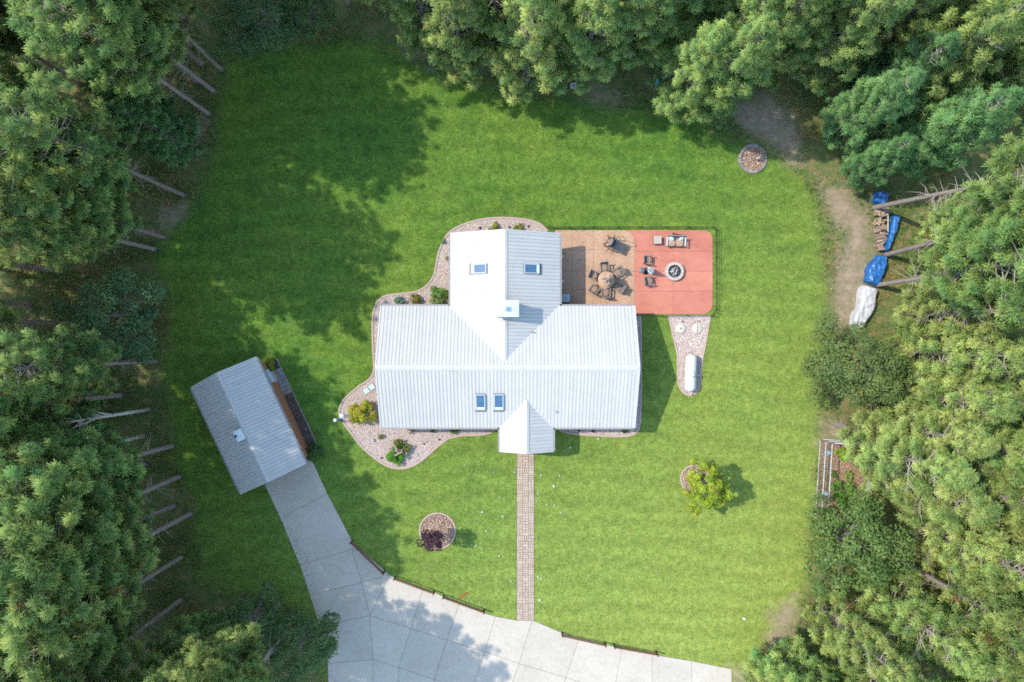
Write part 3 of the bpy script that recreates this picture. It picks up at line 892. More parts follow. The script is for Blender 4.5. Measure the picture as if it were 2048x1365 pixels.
# rake trim boards on the gable ends
def rake(mb, A, B, w=0.09, h=0.20):
    mb.bar(A, B, w, h)
for x, s in ((MX0-0.046, -1), (MX1+0.046, 1)):
    for sy in (-1, 1):
        mb = MB(); rake(mb, (x, MYR, ZR-0.06), (x, MYR+sy*MH, ZE-0.06)); mb.build('rake_trim', m_trim, house, HO)
for sx in (-1, 1):
    mb = MB(); rake(mb, (WXR, WY1+0.046, WZR-0.06), (WXR+sx*WH, WY1+0.046, ZE-0.06)); mb.build('rake_trim', m_trim, house, HO)
    mb = MB(); rake(mb, (PXR, PY0-0.046, PZR-0.06), (PXR+sx*PH, PY0-0.046, ZE-0.06)); mb.build('rake_trim', m_trim, house, HO)
# valley flashing
for sx in (-1, 1):
    MB().bar((WXR, VAP, WZR+0.02), (WXR+sx*WH, MYR+MH, ZE+0.02), 0.13, 0.03).build('valley_flashing', m_trim, roof, HO)
    MB().bar((PXR, PAP, PZR+0.02), (PXR+sx*PH, MYR-MH, ZE+0.02), 0.11, 0.03).build('valley_flashing', m_trim, roof, HO)
# gutters
def gutter(A, B, name='gutter', parent=house, org=HO):
    MB().bar(A, B, 0.13, 0.12).build(name, m_gutter, parent, org)
zg = ZE - 0.075
for A, B in (((MX0, MYR+MH+0.068, zg), (WXR-WH-0.14, MYR+MH+0.068, zg)), ((WXR+WH+0.14, MYR+MH+0.068, zg), (MX1, MYR+MH+0.068, zg)),
             ((MX0, MYR-MH-0.068, zg), (PXR-PH-0.14, MYR-MH-0.068, zg)), ((PXR+PH+0.14, MYR-MH-0.068, zg), (MX1, MYR-MH-0.068, zg)),
             ((WXR-WH-0.068, MYR+MH+0.14, zg), (WXR-WH-0.068, WY1, zg)), ((WXR+WH+0.068, MYR+MH+0.14, zg), (WXR+WH+0.068, WY1, zg)),
             ((PXR-PH-0.068, PY0, zg), (PXR-PH-0.068, MYR-MH-0.14, zg)), ((PXR+PH+0.068, PY0, zg), (PXR+PH+0.068, MYR-MH-0.14, zg))):
    gutter(A, B)
# walls with gable ends
def wall_poly(mb, pts, h0, h1):
    mb.prism(pts, h0, h1)
OVH = 0.5
wl = MB()
wl.prism([(MX0+OVH, MYR-MH+OVH), (MX1-OVH, MYR-MH+OVH), (MX1-OVH, MYR+MH-OVH), (MX0+OVH, MYR+MH-OVH)], 0, 2.55)
for x in (MX0+OVH, MX1-OVH-0.1):
    yh = MH-OVH
    pts = [(x, MYR-yh, 2.55), (x, MYR+yh, 2.55), (x, MYR, 2.55+PITCH*yh), (x+0.1, MYR-yh, 2.55), (x+0.1, MYR+yh, 2.55), (x+0.1, MYR, 2.55+PITCH*yh)]
    wl.add(pts, [(0, 2, 1), (3, 4, 5), (0, 3, 5, 2), (1, 2, 5, 4)])
wl.build('wall', m_siding, house, HO)
wl = MB()
wl.prism([(WXR-WH+OVH, MYR+MH-OVH+0.002), (WXR+WH-OVH, MYR+MH-OVH+0.002), (WXR+WH-OVH, WY1-OVH), (WXR-WH+OVH, WY1-OVH)], 0, 2.55)
xh = WH-OVH; y = WY1-OVH-0.1
wl.add([(WXR-xh, y, 2.55), (WXR+xh, y, 2.55), (WXR, y, 2.55+PITCH*xh), (WXR-xh, y+0.1, 2.55), (WXR+xh, y+0.1, 2.55), (WXR, y+0.1, 2.55+PITCH*xh)],
       [(0, 1, 2), (3, 5, 4), (0, 2, 5, 3), (1, 4, 5, 2)])
wl.build('wall', m_siding, house, HO)
for px_ in (PXR-PH+0.35, PXR+PH-0.35):
    MB().box((px_, PY0+0.4, 1.33), (0.16, 0.16, 2.62)).build('porch_post', m_trim, house, HO)
def window(cx, cy, w, h, zc, ax, parent=house):
    """ax 'x': lies in a wall that runs along x"""
    f = MB(); g_ = MB()
    s = (w, 0.08, h) if ax == 'x' else (0.08, w, h)
    f.box((cx, cy, zc), s)
    fo = f.build('window', m_trim, parent, HO)
    s2 = (w-0.14, 0.1, h-0.14) if ax == 'x' else (0.1, w-0.14, h-0.14)
    g_.box((cx, cy, zc), s2).build('pane', m_glass, fo, HO)
for x in (-7.6, -4.6, -2.3, 5.0, 7.2): window(x, MYR-MH+OVH, 1.2, 1.2, 1.5, 'x')
for x in (-7.8, 6.5): window(x, MYR+MH-OVH, 1.2, 1.2, 1.5, 'x')
for y_ in (-4.0, 0.3): window(MX0+OVH, y_, 1.2, 1.2, 1.5, 'y'); window(MX1-OVH, y_, 1.2, 1.2, 1.5, 'y')
window(WXR, WY1-OVH, 2.4, 1.3, 1.5, 'x'); window(WXR-WH+OVH, 5.2, 1.4, 1.2, 1.5, 'y'); window(WXR+WH-OVH, 5.4, 2.0, 2.0, 1.1, 'y')
d = MB().box((PXR, MYR-MH+OVH, 1.05), (0.95, 0.09, 2.1)).build('front_door', m_wood, house, HO)
MB().box((PXR+0.38, MYR-MH+OVH-0.07, 1.0), (0.05, 0.06, 0.14)).build('handle', m_black, d, HO)

# skylights: (centre u,v on slope)
def skylight(C, U, V, N, su, sv, flash=1):
    """U across the slope, V down the slope"""
    C, U, V, N = Vector(C), Vector(U), Vector(V), Vector(N)
    fr = MB()
    fr.obox(C + N*0.07, U, V, N, (su, sv, 0.13))
    so = fr.build('skylight', m_frame, roof, HO)
    MB().obox(C + V*(sv/2+0.11) + N*0.035, U, V, N, (su+0.10, 0.20, 0.06)).build('flashing', m_frame, so, HO)
    rm = MB()
    for s in (-1, 1):
        rm.obox(C + U*s*(su/2-0.035) + N*0.155, U, V, N, (0.07, sv, 0.05))
        rm.obox(C + V*s*(sv/2-0.035) + N*0.155, U, V, N, (su-0.14, 0.07, 0.05))
    rm.build('frame', m_ac, so, HO)
    MB().obox(C - V*0.07 + N*0.142, U, V, N, (su-0.16, sv-0.32, 0.012)).build('pane', m_glass, so, HO)
    MB().obox(C + V*(sv/2-0.15) + N*0.142, U, V, N, (su-0.16, 0.14, 0.012)).build('shade_blind', m_well, so, HO)
for (px, py) in ((959.5, 538), (1062, 538)):
    s = -1 if px < 1010 else 1
    z = 3.6
    for _ in range(6):
        x, y = P(px, py, z); z = WZR - PITCH*abs(x-WXR)
    V = Vector((s*cs, 0, -PITCH*cs)); N = Vector((s*PITCH*cs, 0, cs))
    skylight((x, y, z), (0, 1, 0), V, N, 0.72, 1.25)
for (px, py) in ((961, 803), (997.5, 803)):
    z = 3.6
    for _ in range(6):
        x, y = P(px, py, z); z = ZR - PITCH*abs(y-MYR)
    V = Vector((0, -cs, -PITCH*cs)); N = Vector((0, -PITCH*cs, cs))
    skylight((x, y, z), (1, 0, 0), V, N, 0.72, 1.32)

# chimney chase with pyramid cap and round flue
zt = 5.75
cx, cy = P(1010.5, 617.5, zt)
ch = MB(); ch.box((cx, cy, (3.6+zt-0.02)/2), (1.70, 1.0, zt-0.02-3.6)); cho = ch.build('chimney', m_galv, house, HO)
cap = MB(); hx, hy = 0.98, 0.60
cap.add([(cx-hx, cy-hy, zt), (cx+hx, cy-hy, zt), (cx+hx, cy+hy, zt), (cx-hx, cy+hy, zt), (cx, cy, zt+0.16),
         (cx-hx, cy-hy, zt-0.09), (cx+hx, cy-hy, zt-0.09), (cx+hx, cy+hy, zt-0.09), (cx-hx, cy+hy, zt-0.09)],
        [(0, 1, 4), (1, 2, 4), (2, 3, 4), (3, 0, 4), (0, 5, 6, 1), (1, 6, 7, 2), (2, 7, 8, 3), (3, 8, 5, 0), (8, 7, 6, 5)])
cap.build('chimney_cap', m_galv, cho, HO)
fl = MB().lathe((cx, cy, zt+0.12), [(0.10, 0), (0.10, 0.30), (0.19, 0.30), (0.20, 0.34), (0.12, 0.42), (0.0, 0.44)], 20)
fl.build('flue', m_galv, cho, HO)
# vent pipes
for (px, py, z) in ((1113, 824, 3.35), (1064.5, 664.5, 3.9)):
    x, y = P(px, py, z)
    v_ = MB().lathe((x, y, z-0.35), [(0.14, 0.0), (0.06, 0.06), (0.05, 0.1), (0.05, 0.55), (0.0, 0.55)], 12)
    v_.build('vent_pipe', m_frame, house, HO)
# wall lanterns and porch bits on the patio side
for (px, py) in ((1124, 513), (1124, 563)):
    x, y = P(px, py, 2.1); x = WXR+WH-OVH+0.62
    x, y = WXR+WH+0.22, P(px, py, 2.1)[1]
    l_ = MB().box((x, y, 2.1), (0.16, 0.16, 0.22)); l_.box((x-0.36, y, 2.12), (0.58, 0.05, 0.05))
    l_.build('wall_lantern', m_white, house, HO)

# ------------------------------------------------------------------ detached garage
GC = Vector((-20.07, -6.43, 0.0)); GA = math.radians(-64.9); GL = 4.41; GH = 2.74; GZE = 2.6; GZR = GZE + PITCH*GH
garage = thing('detached_garage', GC, 'small detached garage with white metal roof and red brown walls by the driveway', 'garage', rz=GA)
dk = MB(); slabs_gable(dk, 'x', -GL, GL, 0.0, GH, GZR)
groof = dk.build('roof', m_trim, garage)
ng = int(round(2*GL/SEAM)); du = 2*GL/ng
for k in range(ng):
    u0 = -GL + k*du; u1 = u0 + du - 0.003
    for s in (-1, 1):
        panel(groof, None, m_roof, u0, u1, [], lambda u: 0.0, lambda u: GH, lambda u, v, s=s: Vector((u, s*v, GZR-PITCH*v)), Vector((0, s*PITCH*cs, cs)))
mb = MB(); ridge_cap(mb, (-GL-0.03, 0, GZR), (GL+0.03, 0, GZR), (0, 1, 0), PITCH, 0.2); mb.build('ridge_cap', m_roof, groof)
for x in (-GL-0.046, GL+0.046):
    for s in (-1, 1):
        mb = MB(); rake(mb, (x, 0, GZR-0.06), (x, s*GH, GZE-0.06)); mb.build('rake_trim', m_trim, garage)
for s in (-1, 1):
    MB().bar((-GL, s*(GH+0.068), GZE-0.075), (GL, s*(GH+0.068), GZE-0.075), 0.13, 0.12).build('gutter', m_gutter, garage)
gw = MB(); ov = 0.22
gw.prism([(-GL+0.35, -GH+ov), (GL-0.35, -GH+ov), (GL-0.35, GH-ov), (-GL+0.35, GH-ov)], 0, 2.4)
for x in (-GL+0.35, GL-0.45):
    yh = GH-ov
    gw.add([(x, -yh, 2.4), (x, yh, 2.4), (x, 0, 2.4+PITCH*yh), (x+0.1, -yh, 2.4), (x+0.1, yh, 2.4), (x+0.1, 0, 2.4+PITCH*yh)], [(0, 2, 1), (3, 4, 5), (0, 3, 5, 2), (1, 2, 5, 4)])
gw.build('wall', m_brownwall, garage)
gd = MB()
for k in range(4): gd.box((GL-0.34, -0.2, 0.28+k*0.53), (0.05, 3.0, 0.51))
gd.build('garage_door', m_trim, garage)
MB().box((-2.78, GH-ov+0.04, 1.02), (0.9, 0.08, 2.0)).build('side_door', m_trim, garage)
MB().box((-2.78, GH-0.02, 2.16), (1.03, 0.62, 0.07)).build('door_canopy', m_ac, garage)
# roof vent box on the ridge
vb = MB().box((0.45, -0.28, GZR-0.02+0.12), (0.85, 0.62, 0.62)); vbo = vb.build('vent_box', m_galv, garage)
MB().lathe((0.42, -0.52, GZR+0.40), [(0.09, 0.0), (0.09, 0.10), (0.03, 0.12), (0.0, 0.12)], 14).build('vent_cap', m_black, vbo)
# planting strip with pavers along the garage's right-hand wall
gm = Matrix.Translation(GC) @ Matrix.Rotation(GA, 4, 'Z')
def GW(u, v): q = gm @ Vector((u, v, 0)); return (q.x, q.y)
gbed = [GW(-4.0, 2.45), GW(4.0, 2.45), GW(4.0, 3.25), GW(-4.0, 3.25)]
gb = struct(sheet('planting_bed', gbed, 0.006, m_soil))
s_ = scatter_stones('mulch', gbed, 3600, 0.03, 0.075, [(0.10,0.075,0.065),(0.16,0.12,0.10),(0.07,0.05,0.045),(0.20,0.13,0.11)], m_chip, 0.008, 0.35, long=1.6)
tag(s_, 'dark shaded bark mulch beside the garage wall', 'mulch')
MB().strip([GW(4.0, 3.29), GW(-4.0, 3.29), GW(-4.04, 2.5)], 0.08, 0.0, 0.09).build('bed_edging', m_block, gb)
for i in range(7):
    for j in range(2):
        u, v = -3.1 + i*0.31, 2.72 + j*0.36
        q = GW(u, v)
        MB().box((q[0], q[1], 0.0), (0.29, 0.34, 0.07), GA + random.uniform(-0.04, 0.04)).build('paving_stone', m_block, gb).location.z = 0.035 + random.uniform(-0.006, 0.006)
# ------------------------------------------------------------------ trees
def unit(a): return a/np.maximum(np.linalg.norm(a, axis=-1, keepdims=True), 1e-9)

def needle_puffs(C, A, R, k, cA, cB, r, wfac=0.05, up=0.45):
    """bundles of needles: C centres, A axes, R radii; every needle is one narrow triangle"""
    n = len(C)
    d = unit(r.normal(size=(n, k, 3)) + A[:, None, :]*0.7 + np.array([0, 0, up]))
    L = (R[:, None]*r.uniform(0.7, 1.05, (n, k)))[..., None]
    off = r.normal(size=(n, k, 3))*(R[:, None, None]*0.14)
    b = C[:, None, :] + off + d*L*0.10
    tip = C[:, None, :] + off + d*L
    face = A[:, None, :]*0.35 + np.array([0, 0, 0.95]) + r.normal(size=(n, k, 3))*0.42      # needles spread flat to the light
    s = unit(np.cross(d, face))*(R[:, None, None]*wfac)
    V = np.stack([b, tip + s, tip - s], 2)
    up_ = np.cross(V[:, :, 1] - V[:, :, 0], V[:, :, 2] - V[:, :, 0])[..., 2:3] < 0
    V = np.where(up_[..., None], V[:, :, [0, 2, 1]], V)                 # all faces look up
    N = d*0.85 + np.array([0, 0, 0.45]); N[..., 2] = np.maximum(N[..., 2], 0.08)
    N = np.repeat(unit(N)[:, :, None, :], 3, 2)
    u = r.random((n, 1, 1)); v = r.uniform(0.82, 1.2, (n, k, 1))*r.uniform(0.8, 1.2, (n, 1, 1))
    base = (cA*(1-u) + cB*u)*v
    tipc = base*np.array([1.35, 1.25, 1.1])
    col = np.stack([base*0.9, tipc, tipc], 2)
    Fa = np.arange(n*k*3).reshape(-1, 3)
    return V.reshape(-1, 3), Fa, col.reshape(-1, 3), N.reshape(-1, 3)

def make_pine(seed, h, c0, rmax, prof, cA, cB, puff=0.36, k=46, dens=2.6, whorl=0.55, el=(0.05, 0.35), upc=0.35, wfac=0.042, dead=10, brown=0.02, trunk_r=0.15, twiggy=0.8, bare=0.05):
    r = np.random.default_rng(seed); rr = random.Random(seed)
    tb = MB(); lb = MB()
    bx, by = rr.uniform(-0.25, 0.25), rr.uniform(-0.25, 0.25)
    ax = lambda z: Vector((bx*math.sin(z/h*2.2), by*math.sin(z/h*2.6), z))
    zs = [h*q for q in (0, 0.02, 0.1, 0.25, 0.4, 0.55, 0.7, 0.85, 0.97)]
    tb.tube([ax(z) for z in zs], [trunk_r*f for f in (1.35, 1.08, 1.0, 0.93, 0.84, 0.70, 0.5, 0.28, 0.08)], 9)
    C, A, R = [], [], []
    z0 = c0*h; z = z0; first = True
    while z < h - 0.15:
        t = (z - z0)/(h - z0)
        Lm = rmax*prof(t)
        nb = rr.choice((4, 5, 5, 6)) if t < 0.9 else 4
        ph = rr.uniform(0, 2*PI)
        for b in range(nb):
            L = Lm*rr.uniform(0.62, 1.12)
            if L < 0.25: L = 0.25
            if rr.random() < 0.06: continue
            a = ph + 2*PI*b/nb + rr.uniform(-0.35, 0.35)
            D = Vector((math.cos(a), math.sin(a), 0)); S = Vector((-D.y, D.x, 0))
            e = rr.uniform(*el) + 0.55*t; uc = upc*rr.uniform(0.6, 1.3)
            st = ax(z + rr.uniform(-0.15, 0.15))
            bend = rr.uniform(-0.15, 0.15)
            q = lambda s: st + D*(L*s) + S*(bend*L*s*s) + Vector((0, 0, L*(e*s*0.6 + uc*s*s)))
            lb.tube([q(0), q(0.35), q(0.7), q(0.98)], [0.035 + 0.008*L, 0.026 + 0.005*L, 0.018, 0.008], 4, cap=False)
            if rr.random() < bare:                                  # a dead limb, forked and bare, standing out of the crown
                for j in range(5):
                    s0 = rr.uniform(0.3, 0.9); p0 = q(s0); l2 = L*rr.uniform(0.2, 0.45)
                    e2 = p0 + (D*0.7 + S*rr.choice((-1, 1))*rr.uniform(0.4, 1.0) + Vector((0, 0, rr.uniform(0.1, 0.6))))*l2
                    lb.tube([p0, (p0+e2)/2 + Vector((0, 0, 0.04)), e2], [0.022, 0.016, 0.006], 3, cap=False)
                continue
            m = max(2, int(L*dens*rr.uniform(0.8, 1.25)))
            for j in range(m):
                s = 1.0 if j == 0 else rr.uniform(0.30, 1.0)
                lat = rr.uniform(-1, 1)*0.42*L*(1.05 - 0.5*s)*(0 if j == 0 else 1)
                base = q(max(0.15, s - 0.12))
                pt = q(s) + S*lat + Vector((0, 0, rr.uniform(-0.05, 0.16)))
                if rr.random() < twiggy and j: lb.tube([base, (base + pt)/2 + Vector((0, 0, -0.03)), pt], [0.014, 0.011, 0.007], 3, cap=False)
                C.append(pt); ax_ = (D + S*(0.6*lat/max(0.3, L)) + Vector((0, 0, 0.6))).normalized()
                A.append(ax_); R.append(puff*rr.uniform(0.72, 1.2)*(0.8 + 0.2*min(1, L)))
        z += whorl*rr.uniform(0.8, 1.2)
    tip = ax(h*0.985)
    for j in range(4):
        C.append(tip + Vector((rr.uniform(-.2, .2), rr.uniform(-.2, .2), rr.uniform(-0.2, 0.15)))); A.append(Vector((0, 0, 1))); R.append(puff)
    for j in range(dead):                                           # bare stubs below the crown
        z = rr.uniform(z0*0.45, z0*1.02) if z0 > 2 else rr.uniform(0.8, 2.0)
        a = rr.uniform(0, 2*PI); L = rr.uniform(0.4, 1.6)
        D = Vector((math.cos(a), math.sin(a), 0)); p = ax(z)
        lb.tube([p, p + D*L*0.5 + Vector((0, 0, 0.05)), p + D*L + Vector((rr.uniform(-.2, .2), rr.uniform(-.2, .2), -0.12*L))], [0.025, 0.017, 0.006], 4, cap=False)
    C, A, R = np.array([tuple(c) for c in C]), np.array([tuple(c) for c in A]), np.array(R)
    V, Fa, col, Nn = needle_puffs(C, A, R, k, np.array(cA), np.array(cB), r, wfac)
    nb_ = len(C); pk = r.random(nb_) < brown
    msk = np.repeat(pk, k*3)
    col[msk] = np.array([0.30, 0.15, 0.05])*r.uniform(0.7, 1.2, (msk.sum(), 1))
    root = bpy.data.objects.new('pine_tree', None); COL.objects.link(root)
    to = tb.build('trunk', m_bark, root)
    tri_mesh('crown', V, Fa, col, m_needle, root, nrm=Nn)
    struct(lb.build('branches', m_limb, root), 'stuff')
    root['h'] = h
    return root

def make_broadleaf(seed, h, rx, rz, zc, leaf, n, cA, cB, name='broadleaf_tree', bark=None, lumps=60, spread=0.25, trunk_r=0.12, tips=None, tipshare=0.0, sq=1.0):
    r = np.random.default_rng(seed); rr = random.Random(seed)
    tb = MB()
    top = Vector((rr.uniform(-.3, .3)*rx*0.5, rr.uniform(-.3, .3)*rx*0.5, zc + rz*0.3))
    tb.tube([(0, 0, 0), (top.x*0.25, top.y*0.25, zc*0.35), (top.x*0.6, top.y*0.6, zc*0.75), top], [trunk_r*1.3, trunk_r, trunk_r*0.75, trunk_r*0.25], 8)
    lc = []
    for k in range(lumps):
        d = Vector((rr.gauss(0, 1), rr.gauss(0, 1), rr.gauss(0, 1)*0.9 + 0.25)).normalized()
        q = rr.uniform(0.55, 1.0)**0.6
        sk = 1 + 0.22*math.sin(3*math.atan2(d.y, d.x) + seed) + 0.13*math.sin(5*math.atan2(d.y, d.x) + 2*seed)
        p = Vector((d.x*rx*q*sk, d.y*rx*q*sk*sq, zc + d.z*rz*q))
        lc.append(p)
        if k % 2 == 0:
            st = Vector((top.x*0.5, top.y*0.5, zc*rr.uniform(0.45, 0.9)))
            mid = (st*0.5 + p*0.5) + Vector((0, 0, 0.1))
            tb.tube([st, mid, p], [trunk_r*0.38, trunk_r*0.22, 0.008], 4, cap=False)
    lc = np.array([tuple(p) for p in lc])
    idx = r.integers(0, lumps, n)
    lr = r.uniform(0.65, 1.25, lumps)*spread*rx
    d = unit(r.normal(size=(n, 3)) + np.array([0, 0, 0.25]))
    pos = lc[idx] + d*(lr[idx]*r.uniform(0.35, 1.0, n)**0.5)[:, None]
    pos[:, 2] = np.maximum(pos[:, 2], 0.05)
    nrm = unit(d*0.45 + r.normal(size=(n, 3))*0.5 + np.array([0, 0, 0.85]))
    t = unit(np.cross(nrm, r.normal(size=(n, 3)))); b = np.cross(nrm, t)
    s = (leaf*r.uniform(0.65, 1.3, n))[:, None]
    V = np.stack([pos - t*s*0.5, pos + b*s*0.27 + t*s*0.05, pos + t*s*0.55, pos - b*s*0.27 + t*s*0.05], 1).reshape(-1, 3)
    u = np.clip(r.random((lumps, 1))[idx]*0.6 + r.random((n, 1))*0.5, 0, 1)
    c = (np.array(cA)*(1-u) + np.array(cB)*u)*r.uniform(0.75, 1.25, (n, 1))
    if tips is not None:
        k = r.random(lumps)[idx]*0.5 + r.random(n)*0.5
        c = np.where((k < tipshare)[:, None], np.array(tips)*r.uniform(0.7, 1.2, (n, 1)), c)
    root = bpy.data.objects.new(name, None); COL.objects.link(root)
    tb.build('trunk', bark or m_bark, root)
    fn = np.cross(V.reshape(-1, 4, 3)[:, 1] - V.reshape(-1, 4, 3)[:, 0], V.reshape(-1, 4, 3)[:, 3] - V.reshape(-1, 4, 3)[:, 0])[:, 2] < 0
    V4 = V.reshape(-1, 4, 3); V4[fn] = V4[fn][:, ::-1]
    N = d*0.55 + nrm*0.6 + np.array([0, 0, 0.3]); N[:, 2] = np.maximum(N[:, 2], 0.1)
    tri_mesh('crown', V4.reshape(-1, 3), np.arange(4*n).reshape(-1, 4), np.repeat(c, 4, 0), m_leaf, root, nrm=np.repeat(unit(N), 4, 0))
    root['h'] = h
    return root

p_round = lambda t: math.sqrt(max(0.05, 1 - ((t - 0.38)/0.64)**2))
p_cone = lambda t: max(0.06, (1 - t)**0.72)*(0.72 + 0.28*min(1, t/0.15))
RA, RB = (0.100, 0.205, 0.072), (0.255, 0.335, 0.100)          # pine greens
WA, WB = (0.078, 0.190, 0.080), (0.160, 0.290, 0.108)          # bluer soft pines
EA, EB = (0.125, 0.245, 0.085), (0.300, 0.385, 0.118)          # pines of the top edge, sunlit brightness put into the green
SA, SB = (0.150, 0.255, 0.080), (0.330, 0.402, 0.132)          # yellower pines of the right side, sunlight and haze put into the green
protos = {'tall': [], 'edge': [], 'soft': [], 'sunny': []}
for k in range(5):
    protos['tall'].append(make_pine(100+k, 18.6 + k*0.4, 0.42 + 0.03*(k % 3), 2.9, p_round, RA, RB, puff=0.45, k=104, dens=2.3, whorl=0.6, brown=0.004, dead=24, trunk_r=0.175))
for k in range(5):
    protos['edge'].append(make_pine(200+k, 13.0 + 0.5*k, 0.12, 3.1, p_cone, EA, EB, puff=0.43, k=104, dens=2.5, whorl=0.62, el=(-0.1, 0.25), dead=5, brown=0.001, trunk_r=0.17))
for k in range(4):
    protos['sunny'].append(make_pine(250+k, 13.2 + 0.6*k, 0.12, 3.1, p_cone, SA, SB, puff=0.42, k=104, dens=2.5, whorl=0.62, el=(-0.1, 0.25), dead=5, brown=0.003, trunk_r=0.17, bare=0.13))
for k in range(3):
    protos['soft'].append(make_pine(300+k, 11.5 + 0.7*k, 0.12, 3.1, p_cone, WA, WB, puff=0.40, k=84, dens=3.6, whorl=0.62, el=(-0.08, 0.12), upc=0.22, wfac=0.045, dead=3, brown=0.0, twiggy=0.3))
BA, BB = (0.06, 0.11, 0.04), (0.12, 0.17, 0.045)
bl = [make_broadleaf(400, 8, 3.2, 2.8, 5.0, 0.20, 9500, (0.055, 0.11, 0.055), (0.12, 0.195, 0.08)),
      make_broadleaf(401, 7, 2.9, 2.5, 4.2, 0.17, 11500, BA, (0.165, 0.21, 0.06), tips=(0.21, 0.20, 0.045), tipshare=0.16),
      make_broadleaf(402, 7, 3.1, 2.4, 4.3, 0.19, 10500, (0.052, 0.108, 0.03), (0.145, 0.205, 0.055), tips=(0.20, 0.20, 0.045), tipshare=0.1),
      make_broadleaf(403, 6, 2.6, 2.2, 3.6, 0.17, 8500, (0.052, 0.105, 0.04), (0.125, 0.19, 0.065))]
used = set()

def put(proto, base, label, cat='pine tree', group=None, scale=1.0, rz=None, lean=(0, 0), name=None):
    if proto.name not in used:
        used.add(proto.name); o = proto
    else:
        o = copy_tree(proto)
    if name: o.name = name
    o.location = (base[0], base[1], -0.03)
    o.rotation_euler = (lean[0], lean[1], random.uniform(0, 2*PI) if rz is None else rz)
    o.scale = (scale, scale, scale*random.uniform(0.95, 1.06))
    if 'h' in o: del o['h']
    return tag(o, label, cat, group)

placed = []
tr = random.Random(21)
def pine(kind, px, py, label, group=None, scale=1.0, lean=(0, 0), idx=None):
    b = P(px, py)
    placed.append(b)
    pr = protos[kind][tr.randrange(len(protos[kind])) if idx is None else idx]
    return put(pr, b, label, 'pine tree', group, scale*tr.uniform(0.95, 1.05), None, lean)

# trees whose trunks can be told apart along the clearing's edge
GL_ = 'tall pines along the clearing'
FRONT = [
 ('tall', 443, 140, 'tall pine with bare trunk beside the dark shrubs at the upper corner of the lawn'),
 ('tall', 406, 130, 'tall bare trunked pine second from the dark shrubs in the upper left clump'),
 ('tall', 428, 183, 'tall bare trunked pine in the upper left clump, its foot touching the lawn edge'),
 ('tall', 393, 164, 'half hidden tall pine behind the parallel trunks in the upper left clump'),
 ('tall', 418, 228, 'lowest tall pine of the upper left clump, standing on orange needles'),
 ('tall', 368, 391, 'tall pine behind the dark blue green soft pine on the left edge'),
 ('tall', 328, 475, 'upper of two leaning parallel pine trunks left of the shaded lawn'),
 ('tall', 310, 499, 'lower of two parallel pine trunks, casting a thin shadow on the grass'),
 ('tall', 313, 723, 'tall pine with long bare trunk lying across the view left of the garage'),
 ('tall', 242, 791, 'thin pine trunk standing back in dry grass left of the garage'),
 ('tall', 345, 892, 'tall pine with curved pale trunk level with the garage vent'),
 ('tall', 290, 928, 'very thin pine below the curved pale trunk'),
 ('tall', 359, 953, 'tall pine with bare trunk level with the lower end of the garage'),
 ('tall', 349, 1011, 'pine with long trunk showing through the crowns below the garage'),
 ('tall', 382, 1027, 'pine with its foot nearest the driveway among the left trunks'),
 ('tall', 364, 1114, 'lowest bare pine trunk of the left row above the shaded hollow'),
 ('tall', 558, 1208, 'pine with dark trunk between the leafy trees beside the driveway'),
 ('tall', 697, 8, 'pine trunk cut by the top edge above the shaded grass'),
 ('tall', 662, 40, 'pine trunk rising behind the top left shrubs'),
 ('edge', 1487, 147, 'pine with dark forked trunk above the bare grey soil'),
 ('tall', 1769, 511, 'pine with pale trunk beside the end of the firewood pile'),
 ('tall', 1752, 571, 'pine with pale trunk between the blue tarp and the white tarp'),
 ('edge', 1529, 1305, 'small pine with thick grey trunk at the lower right lawn corner'),
 ('edge', 1517, 1332, 'pine with grey trunk nearest the end of the driveway'),
 ('tall', 1986, 985, 'pine with bare trunk in a gap of orange litter near the right edge'),
]
for kind, px, py, lab in FRONT:
    lean = (0, 0)
    pine(kind, px, py, lab, GL_, 0.84 if px == 313 else 1.0, lean)
lp = make_pine(777, 17.5, 0.84, 2.2, p_round, RA, RB, puff=0.43, k=104, dens=2.4, whorl=0.5, dead=70, trunk_r=0.19)
b = P(1746, 416); placed.append(b); used.add(lp.name)
lp.location = (b[0], b[1], -0.05); lp.rotation_euler = (0.08, 0.02, 0.0); del lp['h']
tag(lp, 'leaning pine with dead branches along its trunk over the blue tarps', 'pine tree', GL_)
TOPROW = [(868,72,'hanging over the bare strip at the top left of the lawn'),(935,128,'with a long branch hanging over the shaded top lawn'),(1000,88,'second rank, behind the top lawn edge'),
          (1056,148,'pushing a tongue of branches onto the top lawn'),(1118,92,'in the dip between two tongues of the top edge'),(1168,138,'above the small grey boxes'),
          (1245,100,'above the bare patch left of the birdhouse'),(1310,72,'behind the birdhouse'),(1342,190,'beside the birdhouse with drooping branches'),(1396,203,'reaching farthest down over the top lawn'),
          (1440,118,'left of the forked trunk'),(1540,92,'right of the forked trunk'),(1592,138,'above the blue green soft pine'),(1655,88,'above the two soft pines'),(1740,80,'near the top right corner gap'),
          (1820,105,'with many bare twigs near the top right'),(1790,165,'above the bright soft pine at top right')]
for px, py, lab in TOPROW:
    pine('edge', px, py + 14, 'bushy pine ' + lab, 'bushy pines of the top edge', 1.04)
RIGHT = [(1850,472,'below the leaning trunk with dead branches'),(1838,552,'right of the pale trunk by the firewood'),(1798,632,'right of the white tarp'),(1795,700,'above the round leafy tree'),
         (1785,780,'right of the round leafy tree'),(1738,838,'above the fenced garden corner'),(1708,884,'overhanging the fenced garden'),(1758,942,'right of the orange garden soil'),
         (1820,1045,'right of the dark leafy tree below the garden'),(1735,1175,'below the dark leafy tree'),(1640,1215,'pale with many bare twigs at the lower right lawn edge'),
         (1655,1300,'in the lower right corner by the bare floor gap'),(1600,1345,'cut by the bottom edge near the grey trunks')]
